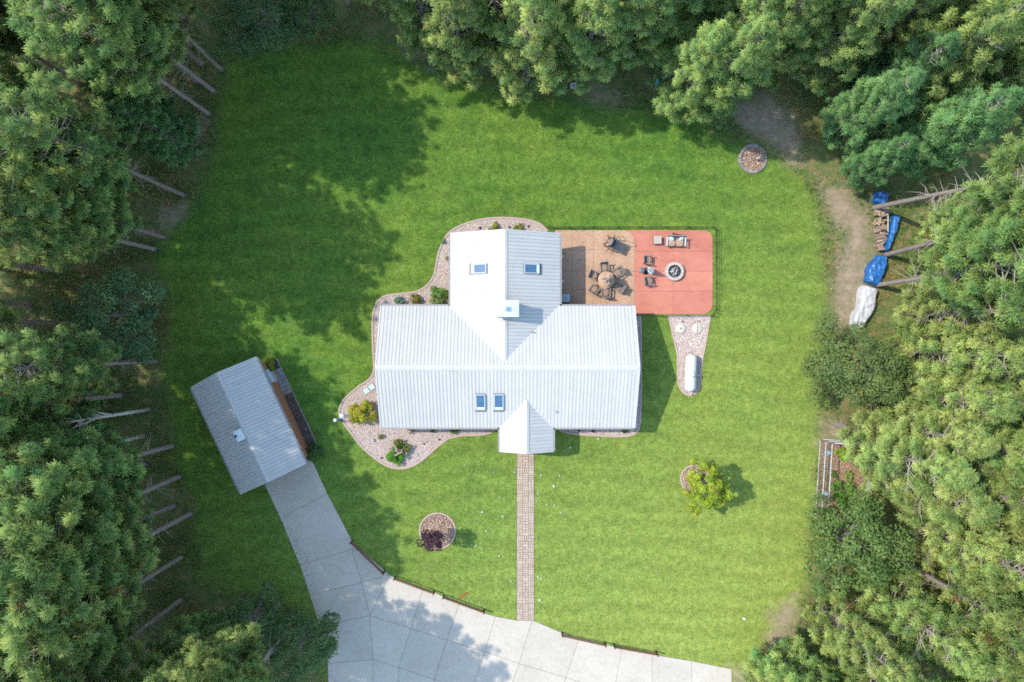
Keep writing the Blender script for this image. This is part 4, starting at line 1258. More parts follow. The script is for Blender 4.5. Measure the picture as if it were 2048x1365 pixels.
for px, py, lab in RIGHT:
    pine('sunny', px, py, 'bushy sunlit pine ' + lab, 'bushy pines of the right edge', 0.82 if py < 500 else 1.0)
SOFT = [(1668,262,'blue green soft pine with feathery branches left of the bright one',1.0),(1795,305,'bright green soft pine with feathery layered branches at upper right',1.15),
        (1720,210,'dull blue soft pine wedged behind the two feathery ones',0.9),
        (378,300,'dark blue green soft pine bulging onto the left lawn edge',0.9),(318,238,'dark soft pine behind the one that bulges onto the left lawn',0.85),(1700,345,'small soft pine whose branches hang over the first blue tarp',0.72),
        (195,820,'dark soft pine hidden low between the left crowns',0.85)]
for px, py, lab, sc in SOFT:
    pine('soft', px, py, lab, 'soft needled pines', sc)

# leafy trees and shrubs (place where the crown shows)
for px, py, lab in ((582, 1246, 'tall pine hidden behind the leafy tree that overhangs the driveway'), (528, 1264, 'tall pine with its crown filling the bottom left beside the leafy trees')):
    pine('tall', px, py, lab, GL_)
for px, py, sc, lab in ((452, 1248, 1.0, 'bushy pine at the foot of the shaded hollow left of the driveway'), (395, 1300, 1.0, 'bushy pine near the bottom edge left of the leafy trees'), (475, 1335, 0.95, 'bushy pine cut by the bottom edge beside the driveway trees')):
    pine('edge', px, py, lab, None, sc)
def leafy(i, px, py, zc, label, scale=1.0, group='leafy trees at the forest edge', rz=None):
    b = P(px, py, zc); placed.append(b)
    return put(bl[i], b, label, 'leafy tree', group, scale, rz)
leafy(0, 232, 628, 4.6, 'dark round leafy tree with grey green leaves on the left edge', 0.98)
leafy(1, 1690, 735, 4.0, 'round speckled leafy tree below the white tarp', 1.08)
leafy(2, 1694, 1085, 4.0, 'glossy dark leafy tree just below the fenced garden', 1.12)
leafy(3, 595, 1290, 3.8, 'leafy tree overhanging the left edge of the driveway', 1.0)
leafy(3, 505, 1245, 3.4, 'dark leafy tree in the shaded hollow left of the driveway', 0.9)
leafy(0, 545, 40, 3.0, 'dark leafy thicket tree at the top, left of the trunk', 0.85)
leafy(3, 625, 35, 2.4, 'dark leafy shrub tree at the top beside the mown edge', 0.8)
leafy(3, 470, 70, 2.4, 'leafy shrub tree next to the upper left pine trunks', 0.75)
leafy(2, 1870, 190, 4.0, 'dark leafy understorey tree in the top right gap', 0.85)

# the rest of the forest: pines standing back from the edge
REG = [
 ('left', [(-30,-60),(300,-60),(400,120),(380,300),(305,455),(205,520),(170,620),(200,710),(255,850),(305,950),(330,1060),(345,1140),(450,1235),(490,1420),(-30,1420)], 'tall', 3.05),
 ('top', [(700,-70),(2080,-70),(2080,160),(1880,130),(1600,60),(1300,50),(1000,50),(860,30),(720,0)], 'edge', 3.1),
 ('topleft', [(300,-90),(700,-90),(640,-20),(400,60),(330,40)], 'tall', 2.9),
 ('right', [(1870,520),(2080,480),(2080,1420),(1640,1420),(1700,1260),(1780,1150),(1860,1000),(1840,900),(1860,760),(1870,600)], 'sunny', 3.0),
 ('upright', [(1930,120),(2080,120),(2080,230),(1930,230)], 'edge', 3.2),
]
def where(reg, px, py):
    if reg == 'left':
        row = 'deep in' if px < 110 else ('amid' if px < 215 else 'fronting')
        band = ('by the upper left trunks' if py < 260 else 'level with the dark soft pine' if py < 440 else 'above the dark round leafy tree' if py < 580 else
                'beside the dark round leafy tree' if py < 760 else 'level with the garage' if py < 980 else 'level with the upper driveway' if py < 1160 else 'at the bottom left corner')
        return 'tall pine %s the left stand %s' % (row, band), 'left stand of pines'
    if reg == 'topleft': return 'tall pine behind the dark shrubs at the top', 'pines behind the top shrubs'
    if reg == 'top':
        band = 'above the shaded top lawn' if px < 1000 else 'above the grey boxes' if px < 1240 else 'above the birdhouse' if px < 1420 else 'above the forked trunk' if px < 1600 else 'above the soft pines' if px < 1850 else 'in the top right corner'
        return 'bushy pine in the back row ' + band, 'back row of the top edge'
    if reg == 'upright': return 'bushy pine beyond the bright soft pine at the right border', 'pines at the upper right border'
    row = 'at the right border' if px > 1960 else 'inside the right stand'
    band = ('at the bottom edge near the lawn' if px < 1790 else 'at the bottom edge') if py > 1290 else 'below the leaning dead branched trunk' if py < 560 else 'level with the white tarp' if py < 700 else 'level with the round speckled tree' if py < 860 else 'level with the garden' if py < 1010 else 'below the garden' if py < 1180 else 'in the lower right corner'
    return 'bushy pine %s %s' % (row, band), 'right stand of pines'
def hidden_spot(px, py):
    return math.hypot(px-2030, py-1000) < 62 or math.hypot(px-1850, py-250) < 35 or math.hypot(px-205, py-520) < 80 or math.hypot(px-100, py-690) < 70 or math.hypot(px-120, py-860) < 45 or math.hypot(px-330, py-60) < 40
for nm_, poly, kind, dmin in REG:
    pa = np.array(poly); tries = 0
    while tries < 2200:
        tries += 1
        px = tr.uniform(pa[:,0].min(), pa[:,0].max()); py = tr.uniform(pa[:,1].min(), pa[:,1].max())
        if sdist(np.array([px]), np.array([py]), poly)[0] < 0 or hidden_spot(px, py): continue
        b = P(px, py)
        if any((b[0]-q[0])**2 + (b[1]-q[1])**2 < dmin*dmin for q in placed): continue
        k2 = kind; sc = 1.0
        if kind in ('edge', 'sunny') and tr.random() < 0.12: k2 = 'soft' if nm_ == 'top' else 'tall'
        if nm_ == 'left' and px < 200 and tr.random() < 0.25: k2, sc = ('edge', tr.uniform(0.85, 1.1))
        lab, grp = where(nm_, px, py)
        if k2 == 'edge' and nm_ == 'left': lab = lab.replace('tall pine', 'bushy pine')
        pine(k2, px, py, lab, grp, sc)
# two pale speckled birch trunks
for px, py, lab in ((300, 819, 'slim pale birch with speckled white trunk left of the garage'), (290, 871, 'lower of the two white speckled birch trunks left of the garage')):
    b = P(px, py)
    t = make_broadleaf(500 + int(py), 12, 1.7, 2.2, 10.5, 0.17, 3200, (0.04, 0.08, 0.03), (0.09, 0.13, 0.04), name='birch_tree', bark=m_birch, trunk_r=0.13, lumps=26)
    t.location = (b[0], b[1], -0.03); del t['h']; tag(t, lab, 'birch tree', 'pale birches')
for lst in protos.values():
    for p in lst:
        if p.name not in used:
            for c in list(p.children): bpy.data.objects.remove(c)
            bpy.data.objects.remove(p)

# ------------------------------------------------------------------ undergrowth
def undergrowth():
    n = 260000
    X = rng.uniform(-41, 41, n); Y = rng.uniform(-27.5, 27.5, n)
    d = sdist(X, Y, LAWN_W)
    keep = (d < 0.4) & (d > -11) & not_in(X, Y, DIRTS_W + [DRIVE_W], -0.2)
    keep &= (np.sin(X*0.9 + 1.7*np.sin(Y*0.6)) + np.cos(Y*1.1 + 1.3*np.sin(X*0.5)) + rng.normal(0, 0.7, n)) > -0.1    # irregular drifts
    X, Y = X[keep], Y[keep]; n = len(X)
    t = rng.uniform(0, 2*PI, n); h = rng.uniform(0.12, 0.5, n); lean = rng.uniform(0.4, 1.5, n)*h
    w = rng.uniform(0.012, 0.04, n); t2 = rng.uniform(0, 2*PI, n)
    b = np.stack([X, Y, np.zeros(n)], 1)
    s = np.stack([np.cos(t)*w, np.sin(t)*w, np.zeros(n)], 1)
    tip = b + np.stack([np.cos(t2)*lean, np.sin(t2)*lean, h], 1)
    V = np.concatenate([b-s, b+s, tip], 1).reshape(-1, 3)
    k = np.sin(X*0.8 + 1.5*np.sin(Y*0.7)) + np.sin(Y*0.55 + X*0.3) + rng.normal(0, 0.7, n)
    c = np.where((k > -0.5)[:, None], np.array([0.075, 0.14, 0.026]), np.array([0.25, 0.19, 0.07]))*rng.uniform(0.6, 1.4, (n, 1))
    o = tri_mesh('undergrowth', V, np.arange(3*n).reshape(n, 3), np.repeat(c, 3, 0), m_grass, kind='stuff')
    return tag(o, 'dry grass and low weeds on the forest floor', 'undergrowth')
undergrowth()
def forest_litter():
    """fallen needles, bark and sticks on the forest floor and the bare soil"""
    n = 42000
    X = rng.uniform(-41, 41, n); Y = rng.uniform(-27.5, 27.5, n)
    d = sdist(X, Y, LAWN_W)
    dd = np.full(n, -9.0)
    for q in DIRTS_W: dd = np.maximum(dd, sdist(X, Y, q))
    keep = ((d < 0.2) & (d > -11)) | ((dd > -0.5) & (rng.random(n) < 0.8))
    keep &= not_in(X, Y, [DRIVE_W, BED1], 0.0)
    X, Y = X[keep], Y[keep]; n = len(X)
    L = np.where(rng.random(n) < 0.05, rng.uniform(0.25, 0.9, n), rng.uniform(0.03, 0.13, n)); w = np.where(L > 0.2, 0.014, L*rng.uniform(0.15, 0.4, n))
    t = rng.uniform(0, 2*PI, n); D = np.stack([np.cos(t), np.sin(t), np.zeros(n)], 1); S = np.stack([-np.sin(t), np.cos(t), np.zeros(n)], 1)
    c0 = np.stack([X, Y, np.full(n, 0.02)], 1); up = np.array([0, 0, 1.0])
    a, b = c0 - D*L[:, None]/2, c0 + D*L[:, None]/2
    V = np.stack([a, c0 + S*w[:, None], b, c0 - S*w[:, None], c0 + up*(w*0.9)[:, None]], 1).reshape(-1, 3)
    Fa = (np.array([[0, 3, 4], [3, 2, 4], [2, 1, 4], [1, 0, 4]])[None] + (np.arange(n)*5)[:, None, None]).reshape(-1, 3)
    pal = np.array([(0.20,0.12,0.07),(0.28,0.19,0.11),(0.11,0.075,0.05),(0.34,0.27,0.19),(0.24,0.21,0.185)])
    c = pal[rng.integers(0, 5, n)]*rng.uniform(0.6, 1.3, (n, 1))
    o = tri_mesh('forest_litter', V, Fa, np.repeat(c, 5, 0), m_chip, kind='stuff')
    return tag(o, 'fallen needles, bark bits and sticks under the pines', 'litter')
forest_litter()
# ------------------------------------------------------------------ patio furniture
ZP = 0.06        # patio surface
def softbox(c, size, pw=4.0, n=8, m=None):
    """rounded cushion shape"""
    vs, fs = [], []
    for i in range(n+1):
        th = -PI/2 + PI*i/n
        for j in range(2*n):
            ph = 2*PI*j/(2*n)
            x, y, z = math.cos(th)*math.cos(ph), math.cos(th)*math.sin(ph), math.sin(th)
            k = (abs(x)**pw + abs(y)**pw + abs(z)**pw)**(-1/pw)
            q = Vector((x*k*size[0]/2, y*k*size[1]/2, z*k*size[2]/2))
            if m is not None: q = m @ q
            vs.append(q + Vector(c))
    for i in range(n):
        for j in range(2*n):
            fs.append((i*2*n+j, i*2*n+(j+1) % (2*n), (i+1)*2*n+(j+1) % (2*n), (i+1)*2*n+j))
    return vs, fs

def make_armchair():
    t = bpy.data.objects.new('wicker_armchair', None); COL.objects.link(t)
    MB().box((0.0, 0, 0.34), (0.62, 0.58, 0.09)).build('seat', m_wicker, t)
    b = MB().obox((-0.34, 0, 0.62), Vector((0.97, 0, 0.22)).normalized(), (0, 1, 0), Vector((-0.22, 0, 0.97)).normalized(), (0.07, 0.62, 0.60))
    b.build('backrest', m_wicker, t)
    for s in (-1, 1):
        a = MB().box((0.02, s*0.33, 0.585), (0.66, 0.085, 0.05))
        a.box((0.30, s*0.33, 0.475), (0.05, 0.06, 0.17)); a.box((-0.26, s*0.33, 0.475), (0.05, 0.06, 0.17))
        a.build('armrest', m_wicker, t)
        for x in (-0.27, 0.29):
            MB().box((x, s*0.28, 0.1475), (0.055, 0.055, 0.295)).build('leg', m_wicker, t)
    c = MB(); c.add(*softbox((0.03, 0, 0.43), (0.55, 0.54, 0.12)), smooth=True); co = c.build('cushion', m_tan_cush, t)
    for k in range(3):
        MB().box((-0.12 + k*0.15, 0, 0.487), (0.045, 0.46, 0.012)).build('stripe', m_darkcloth, co)
    return t
chair0 = make_armchair(); chair_used = [False]
def chair(px, py, rz, label, group):
    if chair_used[0]: o = copy_tree(chair0)
    else: o = chair0; chair_used[0] = True
    x, y = P(px, py, 0.45)
    o.location = (x, y, ZP); o.rotation_euler = (0, 0, rz)
    return tag(o, label, 'armchair', group)
tx, ty = P(1212.5, 560, 0.74)
for px, py, lab in ((1208.5, 535.5, 'wicker armchair at the top of the round patio table'), (1187, 551, 'wicker armchair left of the round table, the upper one'),
                    (1188, 579, 'wicker armchair left of the round table, the lower one'), (1211, 586, 'wicker armchair below the round patio table'),
                    (1237, 575.5, 'wicker armchair lower right of the round table in umbrella shade'), (1236, 545, 'wicker armchair upper right of the round table')):
    x, y = P(px, py, 0.45)
    rz = math.atan2(ty-y, tx-x) + (0.25 if px < 1190 and py > 570 else 0)
    chair(px, py, rz, lab, 'armchairs round the patio table')
chair(1295.5, 520, -0.03, 'wicker armchair above the small side tables facing the fire pit', 'armchairs by the fire pit')
chair(1297, 562, 0.15, 'wicker armchair below the small side tables facing the fire pit', 'armchairs by the fire pit')

def round_table(name, px, py, r, h, label, mat=m_tabletop, foot=True):
    x, y = P(px, py, h)
    t = thing(name, (x, y, ZP), label, 'table')
    MB().lathe((0, 0, h-0.035), [(0, 0), (r*0.97, 0), (r, 0.012), (r, 0.025), (r*0.98, 0.035), (0, 0.035)], 36).build('table_top', mat, t)
    for k in range(4):
        a = PI/4 + k*PI/2
        MB().bar((math.cos(a)*r*0.75, math.sin(a)*r*0.75, 0), (math.cos(a)*r*0.6, math.sin(a)*r*0.6, h-0.036), 0.05).build('leg', m_wicker, t)
    return t, x, y
rt, tx, ty = round_table('round_table', 1212.5, 560, 0.66, 0.72, 'round brown patio table with folded umbrella through its centre')

def folded_umbrella(x, y, z0, h, rlow, zlow, label, mat, pleats=8, seed=1, lean=(0, 0), base=True):
    rr = random.Random(seed)
    t = thing('patio_umbrella', (x, y, z0), label, 'umbrella')
    t.rotation_euler = (lean[0], lean[1], 0)
    MB().tube([(0, 0, 0.0), (0, 0, h)], 0.022, 8).build('pole', m_darkwood, t)
    if base: MB().lathe((0, 0, 0), [(0.0, 0.0), (0.26, 0.0), (0.26, 0.04), (0.06, 0.09), (0.03, 0.2), (0.0, 0.2)], 20).build('base', m_black, t)
    n = pleats*2; rings = 6; vs = []; fs = []
    for i in range(rings+1):
        f = i/rings
        for k in range(n):
            a = 2*PI*k/n
            out = (k % 2 == 0)
            rad = 0.03 + (rlow*(1.0 if out else 0.30))*f**0.9*(1 + 0.12*math.sin(k*2.3 + seed))
            zz = h - 0.06 - (h - 0.06 - zlow)*f + (0.0 if out else 0.05*f) + rr.uniform(-0.03, 0.03)*f
            vs.append((rad*math.cos(a), rad*math.sin(a), zz))
    for i in range(rings):
        for k in range(n):
            fs.append((i*n+k, (i+1)*n+k, (i+1)*n+(k+1) % n, i*n+(k+1) % n))
    c = MB(); c.add(vs, fs); c.add([(0.03*math.cos(2*PI*k/n), 0.03*math.sin(2*PI*k/n), h-0.06) for k in range(n)] + [(0, 0, h)], [(k, (k+1) % n, n) for k in range(n)])
    c.build('canopy', mat, t)
    for k in range(pleats):
        a = 2*PI*k/pleats
        MB().bar((0.03*math.cos(a), 0.03*math.sin(a), h-0.07), (rlow*1.02*math.cos(a)*(1+0.12*math.sin(2*k*2.3+seed)), rlow*1.02*math.sin(a)*(1+0.12*math.sin(2*k*2.3+seed)), zlow+0.01), 0.02).build('rib', mat, t)
    return t
folded_umbrella(tx, ty, ZP, 2.55, 0.56, 1.35, 'half folded cream umbrella over the round patio table', m_cream, 8, 3)
# side tables between the two fire pit chairs
sx_, sy_ = P(1283, 541, 0.5)
st, _, _ = round_table('side_table', 1283.5, 541, 0.235, 0.5, 'small dark round side table left of the folded white umbrella', m_frame)
sg, ux, uy = round_table('side_table', 1302.5, 542.5, 0.25, 0.46, 'small glass topped side table right of the folded white umbrella', m_ac)
ux, uy = P(1292, 542.5, 0)
folded_umbrella(ux, uy, ZP, 2.05, 0.24, 1.1, 'tightly folded white umbrella between the two fire pit chairs', m_pillow2, 6, 5)

# love seat with pillows
lx, ly = P(1351.5, 484, 0.5)
ls = thing('love_seat', (lx, ly, ZP), 'wicker love seat with tan cushions at the top of the red patio', 'love seat', rz=-PI/2 - 0.02)
MB().box((0.0, 0, 0.33), (0.70, 1.35, 0.12)).build('seat', m_wicker, ls)
MB().obox((-0.36, 0, 0.62), Vector((0.97, 0, 0.22)).normalized(), (0, 1, 0), Vector((-0.22, 0, 0.97)).normalized(), (0.08, 1.36, 0.58)).build('backrest', m_wicker, ls)
for s in (-1, 1):
    a = MB().box((0.0, s*0.72, 0.60), (0.74, 0.11, 0.05)); a.box((0.33, s*0.72, 0.475), (0.05, 0.08, 0.19)); a.box((-0.28, s*0.72, 0.475), (0.05, 0.08, 0.19))
    a.build('armrest', m_ac, ls)
    for x in (-0.3, 0.3): MB().box((x, s*0.62, 0.135), (0.06, 0.06, 0.27)).build('leg', m_wicker, ls)
for s in (-1, 1):
    c = MB(); c.add(*softbox((0.05, s*0.32, 0.45), (0.62, 0.62, 0.13)), smooth=True); c.build('cushion', m_tan_cush, ls)
lm = Matrix.Translation((lx, ly, ZP)) @ Matrix.Rotation(-PI/2-0.02, 4, 'Z')
for s, mat, lab in ((-1, m_pillow, 'pale blue pillow on the love seat, nearer the wicker ottoman'), (1, m_pillow2, 'white pillow on the love seat, farther from the ottoman')):
    q = lm @ Vector((-0.20, s*0.40, 0.585))
    c = MB(); rm = Matrix.Rotation(-PI/2-0.02 + s*0.35, 3, 'Z') @ Matrix.Rotation(-0.75, 3, 'Y')
    c.add(*softbox((0, 0, 0), (0.14, 0.44, 0.36), 2.6, 8, rm), smooth=True)
    o = c.build('pillow', mat); o.location = q; tag(o, lab, 'pillow')
# square ottoman with woven top
ox, oy = P(1315, 480.5, 0.42)
ot = thing('wicker_ottoman', (ox, oy, ZP), 'square woven ottoman left of the love seat', 'ottoman', rz=0.02)
MB().prism([(-0.29, -0.29), (0.29, -0.29), (0.29, 0.29), (-0.29, 0.29)], 0.03, 0.36).build('body', m_darkwood, ot)
for k in range(8):
    MB().box((-0.273 + k*0.078, 0, 0.385), (0.068, 0.62, 0.05)).build('slat', m_pit, ot)
# long dark plank leaning behind the love seat
a, b_ = P(1344, 468, 0.0), P(1371, 473.5, 0.0)
pl = MB().bar((a[0], a[1], ZP+0.035), (b_[0], b_[1], ZP+0.035), 0.10, 0.07); pl.tube([(a[0], a[1], ZP+0.11), (b_[0], b_[1], ZP+0.11)], [0.045, 0.025], 8)
tag(pl.build('rolled_umbrella', m_darkwood), 'dark rolled umbrella lying behind the love seat', 'umbrella')

# swinging sun lounger
cx, cy = P(1228, 489, 0.5)
hm = thing('hanging_lounger', (cx, cy, ZP), 'charcoal mesh hanging lounger with curved black stand on the tan patio', 'lounger', rz=math.radians(-27))
n = 10; vs = []; fs = []
for i in range(n+1):
    x = -0.35 + 1.25*i/n
    z = 0.48 + 0.34*((i/n-0.62)/0.62)**2
    for j in range(5):
        yv = -0.38 + 0.76*j/4
        vs.append((x, yv, z - 0.05*(1-(2*j/4-1)**2)))
for i in range(n):
    for j in range(4): fs.append((i*5+j, (i+1)*5+j, (i+1)*5+j+1, i*5+j+1))
sl = MB(); sl.add(vs, fs, True); N_ = len(vs)
sl.add([(x, y, z-0.025) for x, y, z in vs], [tuple(reversed(f)) for f in fs], True); sl.build('sling', m_darkcloth, hm)
for s in (-1, 1):
    sp = [(-0.35 + 1.25*i/12, s*0.40, 0.48 + 0.34*((i/12-0.62)/0.62)**2) for i in range(13)]
    MB().tube(sp, 0.022, 6).build('side_rail', m_black, hm)
    MB().tube([(-0.62, s*0.30, 0.03), (-0.2, s*0.42, 0.03), (0.5, s*0.40, 0.03), (0.95, s*0.25, 0.03)], 0.03, 6).build('floor_rail', m_black, hm)
arc = [(-0.62 + 0.02*math.cos(t), 0.42*math.cos(t), 0.05 + 1.0*math.sin(t)) for t in np.linspace(0, PI, 13)]
MB().tube(arc, 0.028, 6).build('head_hoop', m_black, hm)
arc = [(-0.80 + 0.5*(1-abs(math.cos(t))), 0.40*math.cos(t), 0.45 + 0.3*math.sin(t)) for t in np.linspace(0, PI, 13)]
MB().tube(arc, 0.025, 6).build('head_hoop', m_black, hm)
MB().tube([(-0.28, -0.85, 0.62), (-0.22, 0.62, 0.62)], 0.024, 6).build('cross_bar', m_black, hm)
MB().tube([(-0.10, 0.42, 0.05), (0.05, 0.62, 0.9), (0.30, 0.66, 1.35), (0.55, 0.58, 1.42), (0.66, 0.46, 1.3), (0.52, 0.40, 1.15), (0.2, 0.40, 0.9)], 0.024, 6).build('arched_pole', m_black, hm)
for k in range(7):
    for s in (-1, 1):
        x = -0.1 + k*0.15; z = 0.48 + 0.34*(((x+0.35)/1.25-0.62)/0.62)**2
        MB().bar((x, s*0.34, z+0.015), (x, s*0.41, z+0.02), 0.02).build('lacing', m_pillow2, hm)
v = Vector((-0.30, 0, 0.78))
c = MB(); c.add(*softbox((-0.30, 0, 0.80), (0.28, 0.62, 0.12), 3, 8, None), smooth=True); c.build('head_pillow', m_wicker, hm)

# fire pit
fx, fy = P(1349, 543, 0.35)
fp = thing('fire_pit', (fx, fy, ZP), 'round tan block fire pit with ash and charred logs on the red patio', 'fire pit')
nb = 14
for row in range(2):
    for k in range(nb):
        a0 = 2*PI*(k + 0.5*row)/nb + 0.008; a1 = 2*PI*(k+1 + 0.5*row)/nb - 0.008
        z0, z1 = (0.0, 0.17) if row == 0 else (0.172, 0.34)
        ps = []
        for rr_ in (0.50, 0.745):
            ps.append([(rr_*math.cos(a0+(a1-a0)*q/3), rr_*math.sin(a0+(a1-a0)*q/3)) for q in range(4)])
        MB().prism(ccw(ps[1] + list(reversed(ps[0]))), z0, z1, bevel=0.012).build('block', m_pit, fp)
MB().lathe((0, 0, 0), [(0.495, 0.0), (0.495, 0.36), (0.475, 0.36), (0.475, 0.0)], 32).build('steel_liner', m_black, fp)
MB().lathe((0, 0, 0), [(0.0, 0.12), (0.2, 0.13), (0.40, 0.10), (0.47, 0.05)], 24).build('ash_bed', m_ash, fp)
lr_ = random.Random(9)
for k in range(9):
    a = lr_.uniform(0, PI); r0 = lr_.uniform(-0.2, 0.2); L = lr_.uniform(0.22, 0.38)
    c = Vector((-math.sin(a)*r0, math.cos(a)*r0, 0.17 + 0.012*k)); D = Vector((math.cos(a), math.sin(a), lr_.uniform(-0.15, 0.15)))
    MB().tube([c - D*L, c + D*L*0.1, c + D*L], [0.045, 0.05, 0.035], 7).build('charred_log', m_rock if k % 3 else m_darkrock, fp)
# air conditioner beside the wing
ax_, ay_ = P(1131.5, 597, 0.85)
ac = thing('air_conditioner', (ax_, ay_, ZP), 'square grey air conditioner in the corner between wing and main roof', 'air conditioner')
MB().box((0, 0, 0.41), (0.66, 0.66, 0.80)).build('body', m_frame, ac)
MB().box((0, 0, 0.84), (0.62, 0.62, 0.06)).build('top', m_ac, ac)
MB().lathe((0, 0, 0.872), [(0.0, 0.0), (0.05, 0.0), (0.05, 0.015), (0, 0.015)], 12).build('fan_hub', m_frame, ac)

# black fence round the patio
fence_pts = [(1092, 456), (1425, 456), (1431, 462), (1431, 620), (1424, 632), (1272, 632)]
fw = [P(*p) for p in fence_pts]
fe = thing('patio_fence', (fw[0][0], fw[0][1], 0), 'thin black metal fence around the top and right of the patio', 'fence')
FO = Vector((fw[0][0], fw[0][1], 0)); FHt = 0.66
for i in range(len(fw)-1):
    A, B = Vector(fw[i]), Vector(fw[i+1]); L = (B-A).length; ns = max(1, round(L/1.9))
    for k in range(ns):
        a, b_ = A + (B-A)*(k/ns), A + (B-A)*((k+1)/ns)
        MB().box((a.x, a.y, FHt/2), (0.045, 0.045, FHt)).build('post', m_black, fe, FO)
        pn = MB()
        for z in (0.09, 0.40, FHt-0.04): pn.bar((a.x, a.y, z), (b_.x, b_.y, z), 0.015, 0.02)
        m_ = max(2, int((b_-a).length/0.11))
        for q in range(1, m_):
            c = a + (b_-a)*(q/m_); pn.box((c.x, c.y, 0.34), (0.008, 0.008, 0.58))
        pn.build('picket_panel', m_black, fe, FO)
MB().box((fw[-1][0], fw[-1][1], FHt/2), (0.045, 0.045, FHt)).build('post', m_black, fe, FO)
sx_, sy_ = P(1273, 631.5, 0.2)

# propane tank
tx0, ty0 = P(1382.3, 708, 0.62); tx1, ty1 = P(1379.3, 784, 0.62)
A, B = Vector((tx0, ty0, 0)), Vector((tx1, ty1, 0)); mid = (A+B)/2; D = (B-A)
tk = thing('propane_tank', (mid.x, mid.y, 0.0), 'long white propane tank with rounded ends on the gravel patch', 'propane tank', rz=math.atan2(D.y, D.x))
hl = D.length/2*1.0; r_ = 0.46; zc = 0.66
prof = [(-hl + r_*0.8*(1-math.cos(t)), r_*math.sin(t)) for t in np.linspace(0.02, PI/2, 8)] + [(hl - r_*0.8*(1-math.cos(t)), r_*math.sin(t)) for t in np.linspace(PI/2, 0.02, 8)]
MB().tube([(x, 0, zc) for x, _ in prof], [q for _, q in prof], 28).build('tank_shell', m_white, tk)
MB().lathe((0.12, 0, zc+r_-0.03), [(0.21, 0), (0.21, 0.16), (0.18, 0.22), (0.09, 0.255), (0, 0.26)], 22).build('valve_dome', m_white, tk)
for x in (-0.95, 0.95):
    MB().box((x, 0, 0.13), (0.16, 0.62, 0.24)).build('cradle', m_conc, tk)
for x in (-1.15, 1.2, -0.25, -0.08):
    MB().box((x, -0.05, zc+r_+0.012), (0.05, 0.04, 0.05)).build('lifting_lug', m_ac, tk)
# lids
for px, lab in ((1361.5, 'round concrete lid with dark centre, the one nearer the house'), (1394.5, 'round concrete lid with a rod across it, farther from the house')):
    x, y = P(px, 657, 0.1)
    o = thing('well_lid', (x, y, 0.0), lab, 'lid')
    MB().lathe((0, 0, 0), [(0.40, 0.0), (0.40, 0.09), (0.38, 0.11), (0, 0.115)], 30).build('cover', m_lid, o)
    if px < 1380: MB().lathe((0, 0, 0.115), [(0.05, 0), (0.05, 0.03), (0, 0.035)], 10).build('knob', m_black, o)
    else: MB().bar((-0.02, -0.30, 0.125), (0.03, 0.36, 0.125), 0.025).build('rod', m_black, o)
    MB().tube([(0.02, 0.52, 0.05), (0.10, 0.58, 0.09), (0.22, 0.54, 0.09), (0.26, 0.46, 0.05)], 0.02, 6).build('handle', m_black, o)
def stone(px, py, r, mat, label, seed, name='rock', cat='rock', group='rocks in the gravel bed', flat=0.6):
    rr = random.Random(seed); x, y = P(px, py)
    vs, fs = softbox((0, 0, 0), (2*r, 2*r*0.8, 2*r*flat), 2.2, 5)
    vs = [Vector(q)*(1+0.18*math.sin(q[0]*9/r*0.1+seed+q[1]*7/r*0.2) + rr.uniform(-0.06, 0.06)) for q in vs]
    o = MB().add(vs, fs).build(name, mat); o.location = (x, y, r*flat*0.75); o.rotation_euler = (0, 0, rr.uniform(0, 6))
    return tag(o, label, cat, group)
stone(1385, 790, 0.09, m_darkrock, 'small dark stone at the foot of the propane tank', 3)
ROCKS = [(746.5, 880.5, 0.17, m_rock, 'grey white boulder in the gravel left of the round shrubs'), (764, 916, 0.10, m_darkrock, 'dark stone near the lower kerb of the gravel bed'),
         (848, 888, 0.09, m_darkrock, 'right stone of a dark pair in the gravel'), (854, 884, 0.07, m_darkrock, 'left stone of a dark pair in the gravel, smaller'), (879, 879, 0.11, m_darkrock, 'dark stone touching the kerb below the gutter'),
         (834, 911, 0.13, m_rock, 'pale stone right of the bright green shrub'), (880.5, 859, 0.16, m_rock, 'pale boulder half under the front eave'), (738, 872, 0.09, m_rock, 'small pale stone near the left kerb')]
for i, (a, b_, c, d, e) in enumerate(ROCKS): stone(a, b_, c, d, e, 20+i)

# flagpole with globe lamp
bx_, by_ = P(688, 833, 0)
fl = thing('flagpole', (bx_, by_, 0), 'short white flagpole with ball finial and striped flag by the yellow shrub', 'flagpole')
ph = 2.55
MB().tube([(0, 0, 0), (0, 0, ph)], [0.04, 0.028], 10).build('pole', m_white, fl)
MB().add(*softbox((0, 0, ph+0.14), (0.30, 0.30, 0.28), 2.0, 8), smooth=True).build('finial', m_white, fl)
def flag_material():
    m, nt, out = new_mat('striped_flag'); b = principled(nt, 0.85)
    tc = nt.nodes.new('ShaderNodeTexCoord'); sx = nt.nodes.new('ShaderNodeSeparateXYZ'); nt.links.new(tc.outputs['Object'], sx.inputs[0])
    s = math_n(nt, 'GREATER_THAN', math_n(nt, 'SINE', math_n(nt, 'MULTIPLY', math_n(nt, 'SUBTRACT', sx.outputs[2], 1.55), 2*PI*6.5/0.8)), 0.0)
    st = mix_rgb(nt, s, (0.62, 0.60, 0.62), (0.42, 0.02, 0.05))
    can = math_n(nt, 'MULTIPLY', math_n(nt, 'GREATER_THAN', sx.outputs[2], 1.92), math_n(nt, 'LESS_THAN', sx.outputs[0], 0.46))
    nt.links.new(mix_rgb(nt, can, st, (0.03, 0.05, 0.22)), b.inputs['Base Color']); nt.links.new(b.outputs[0], out.inputs[0])
    return m
fg = MB(); vs = []; fs = []
for i in range(13):
    for j in range(5):
        u = i/12; vs.append((0.04 + 0.95*u, 0.10*math.sin(u*9)*u**0.5 + 0.04*math.sin(j*1.3), 1.55 + 0.8*j/4 - 0.28*u*u))
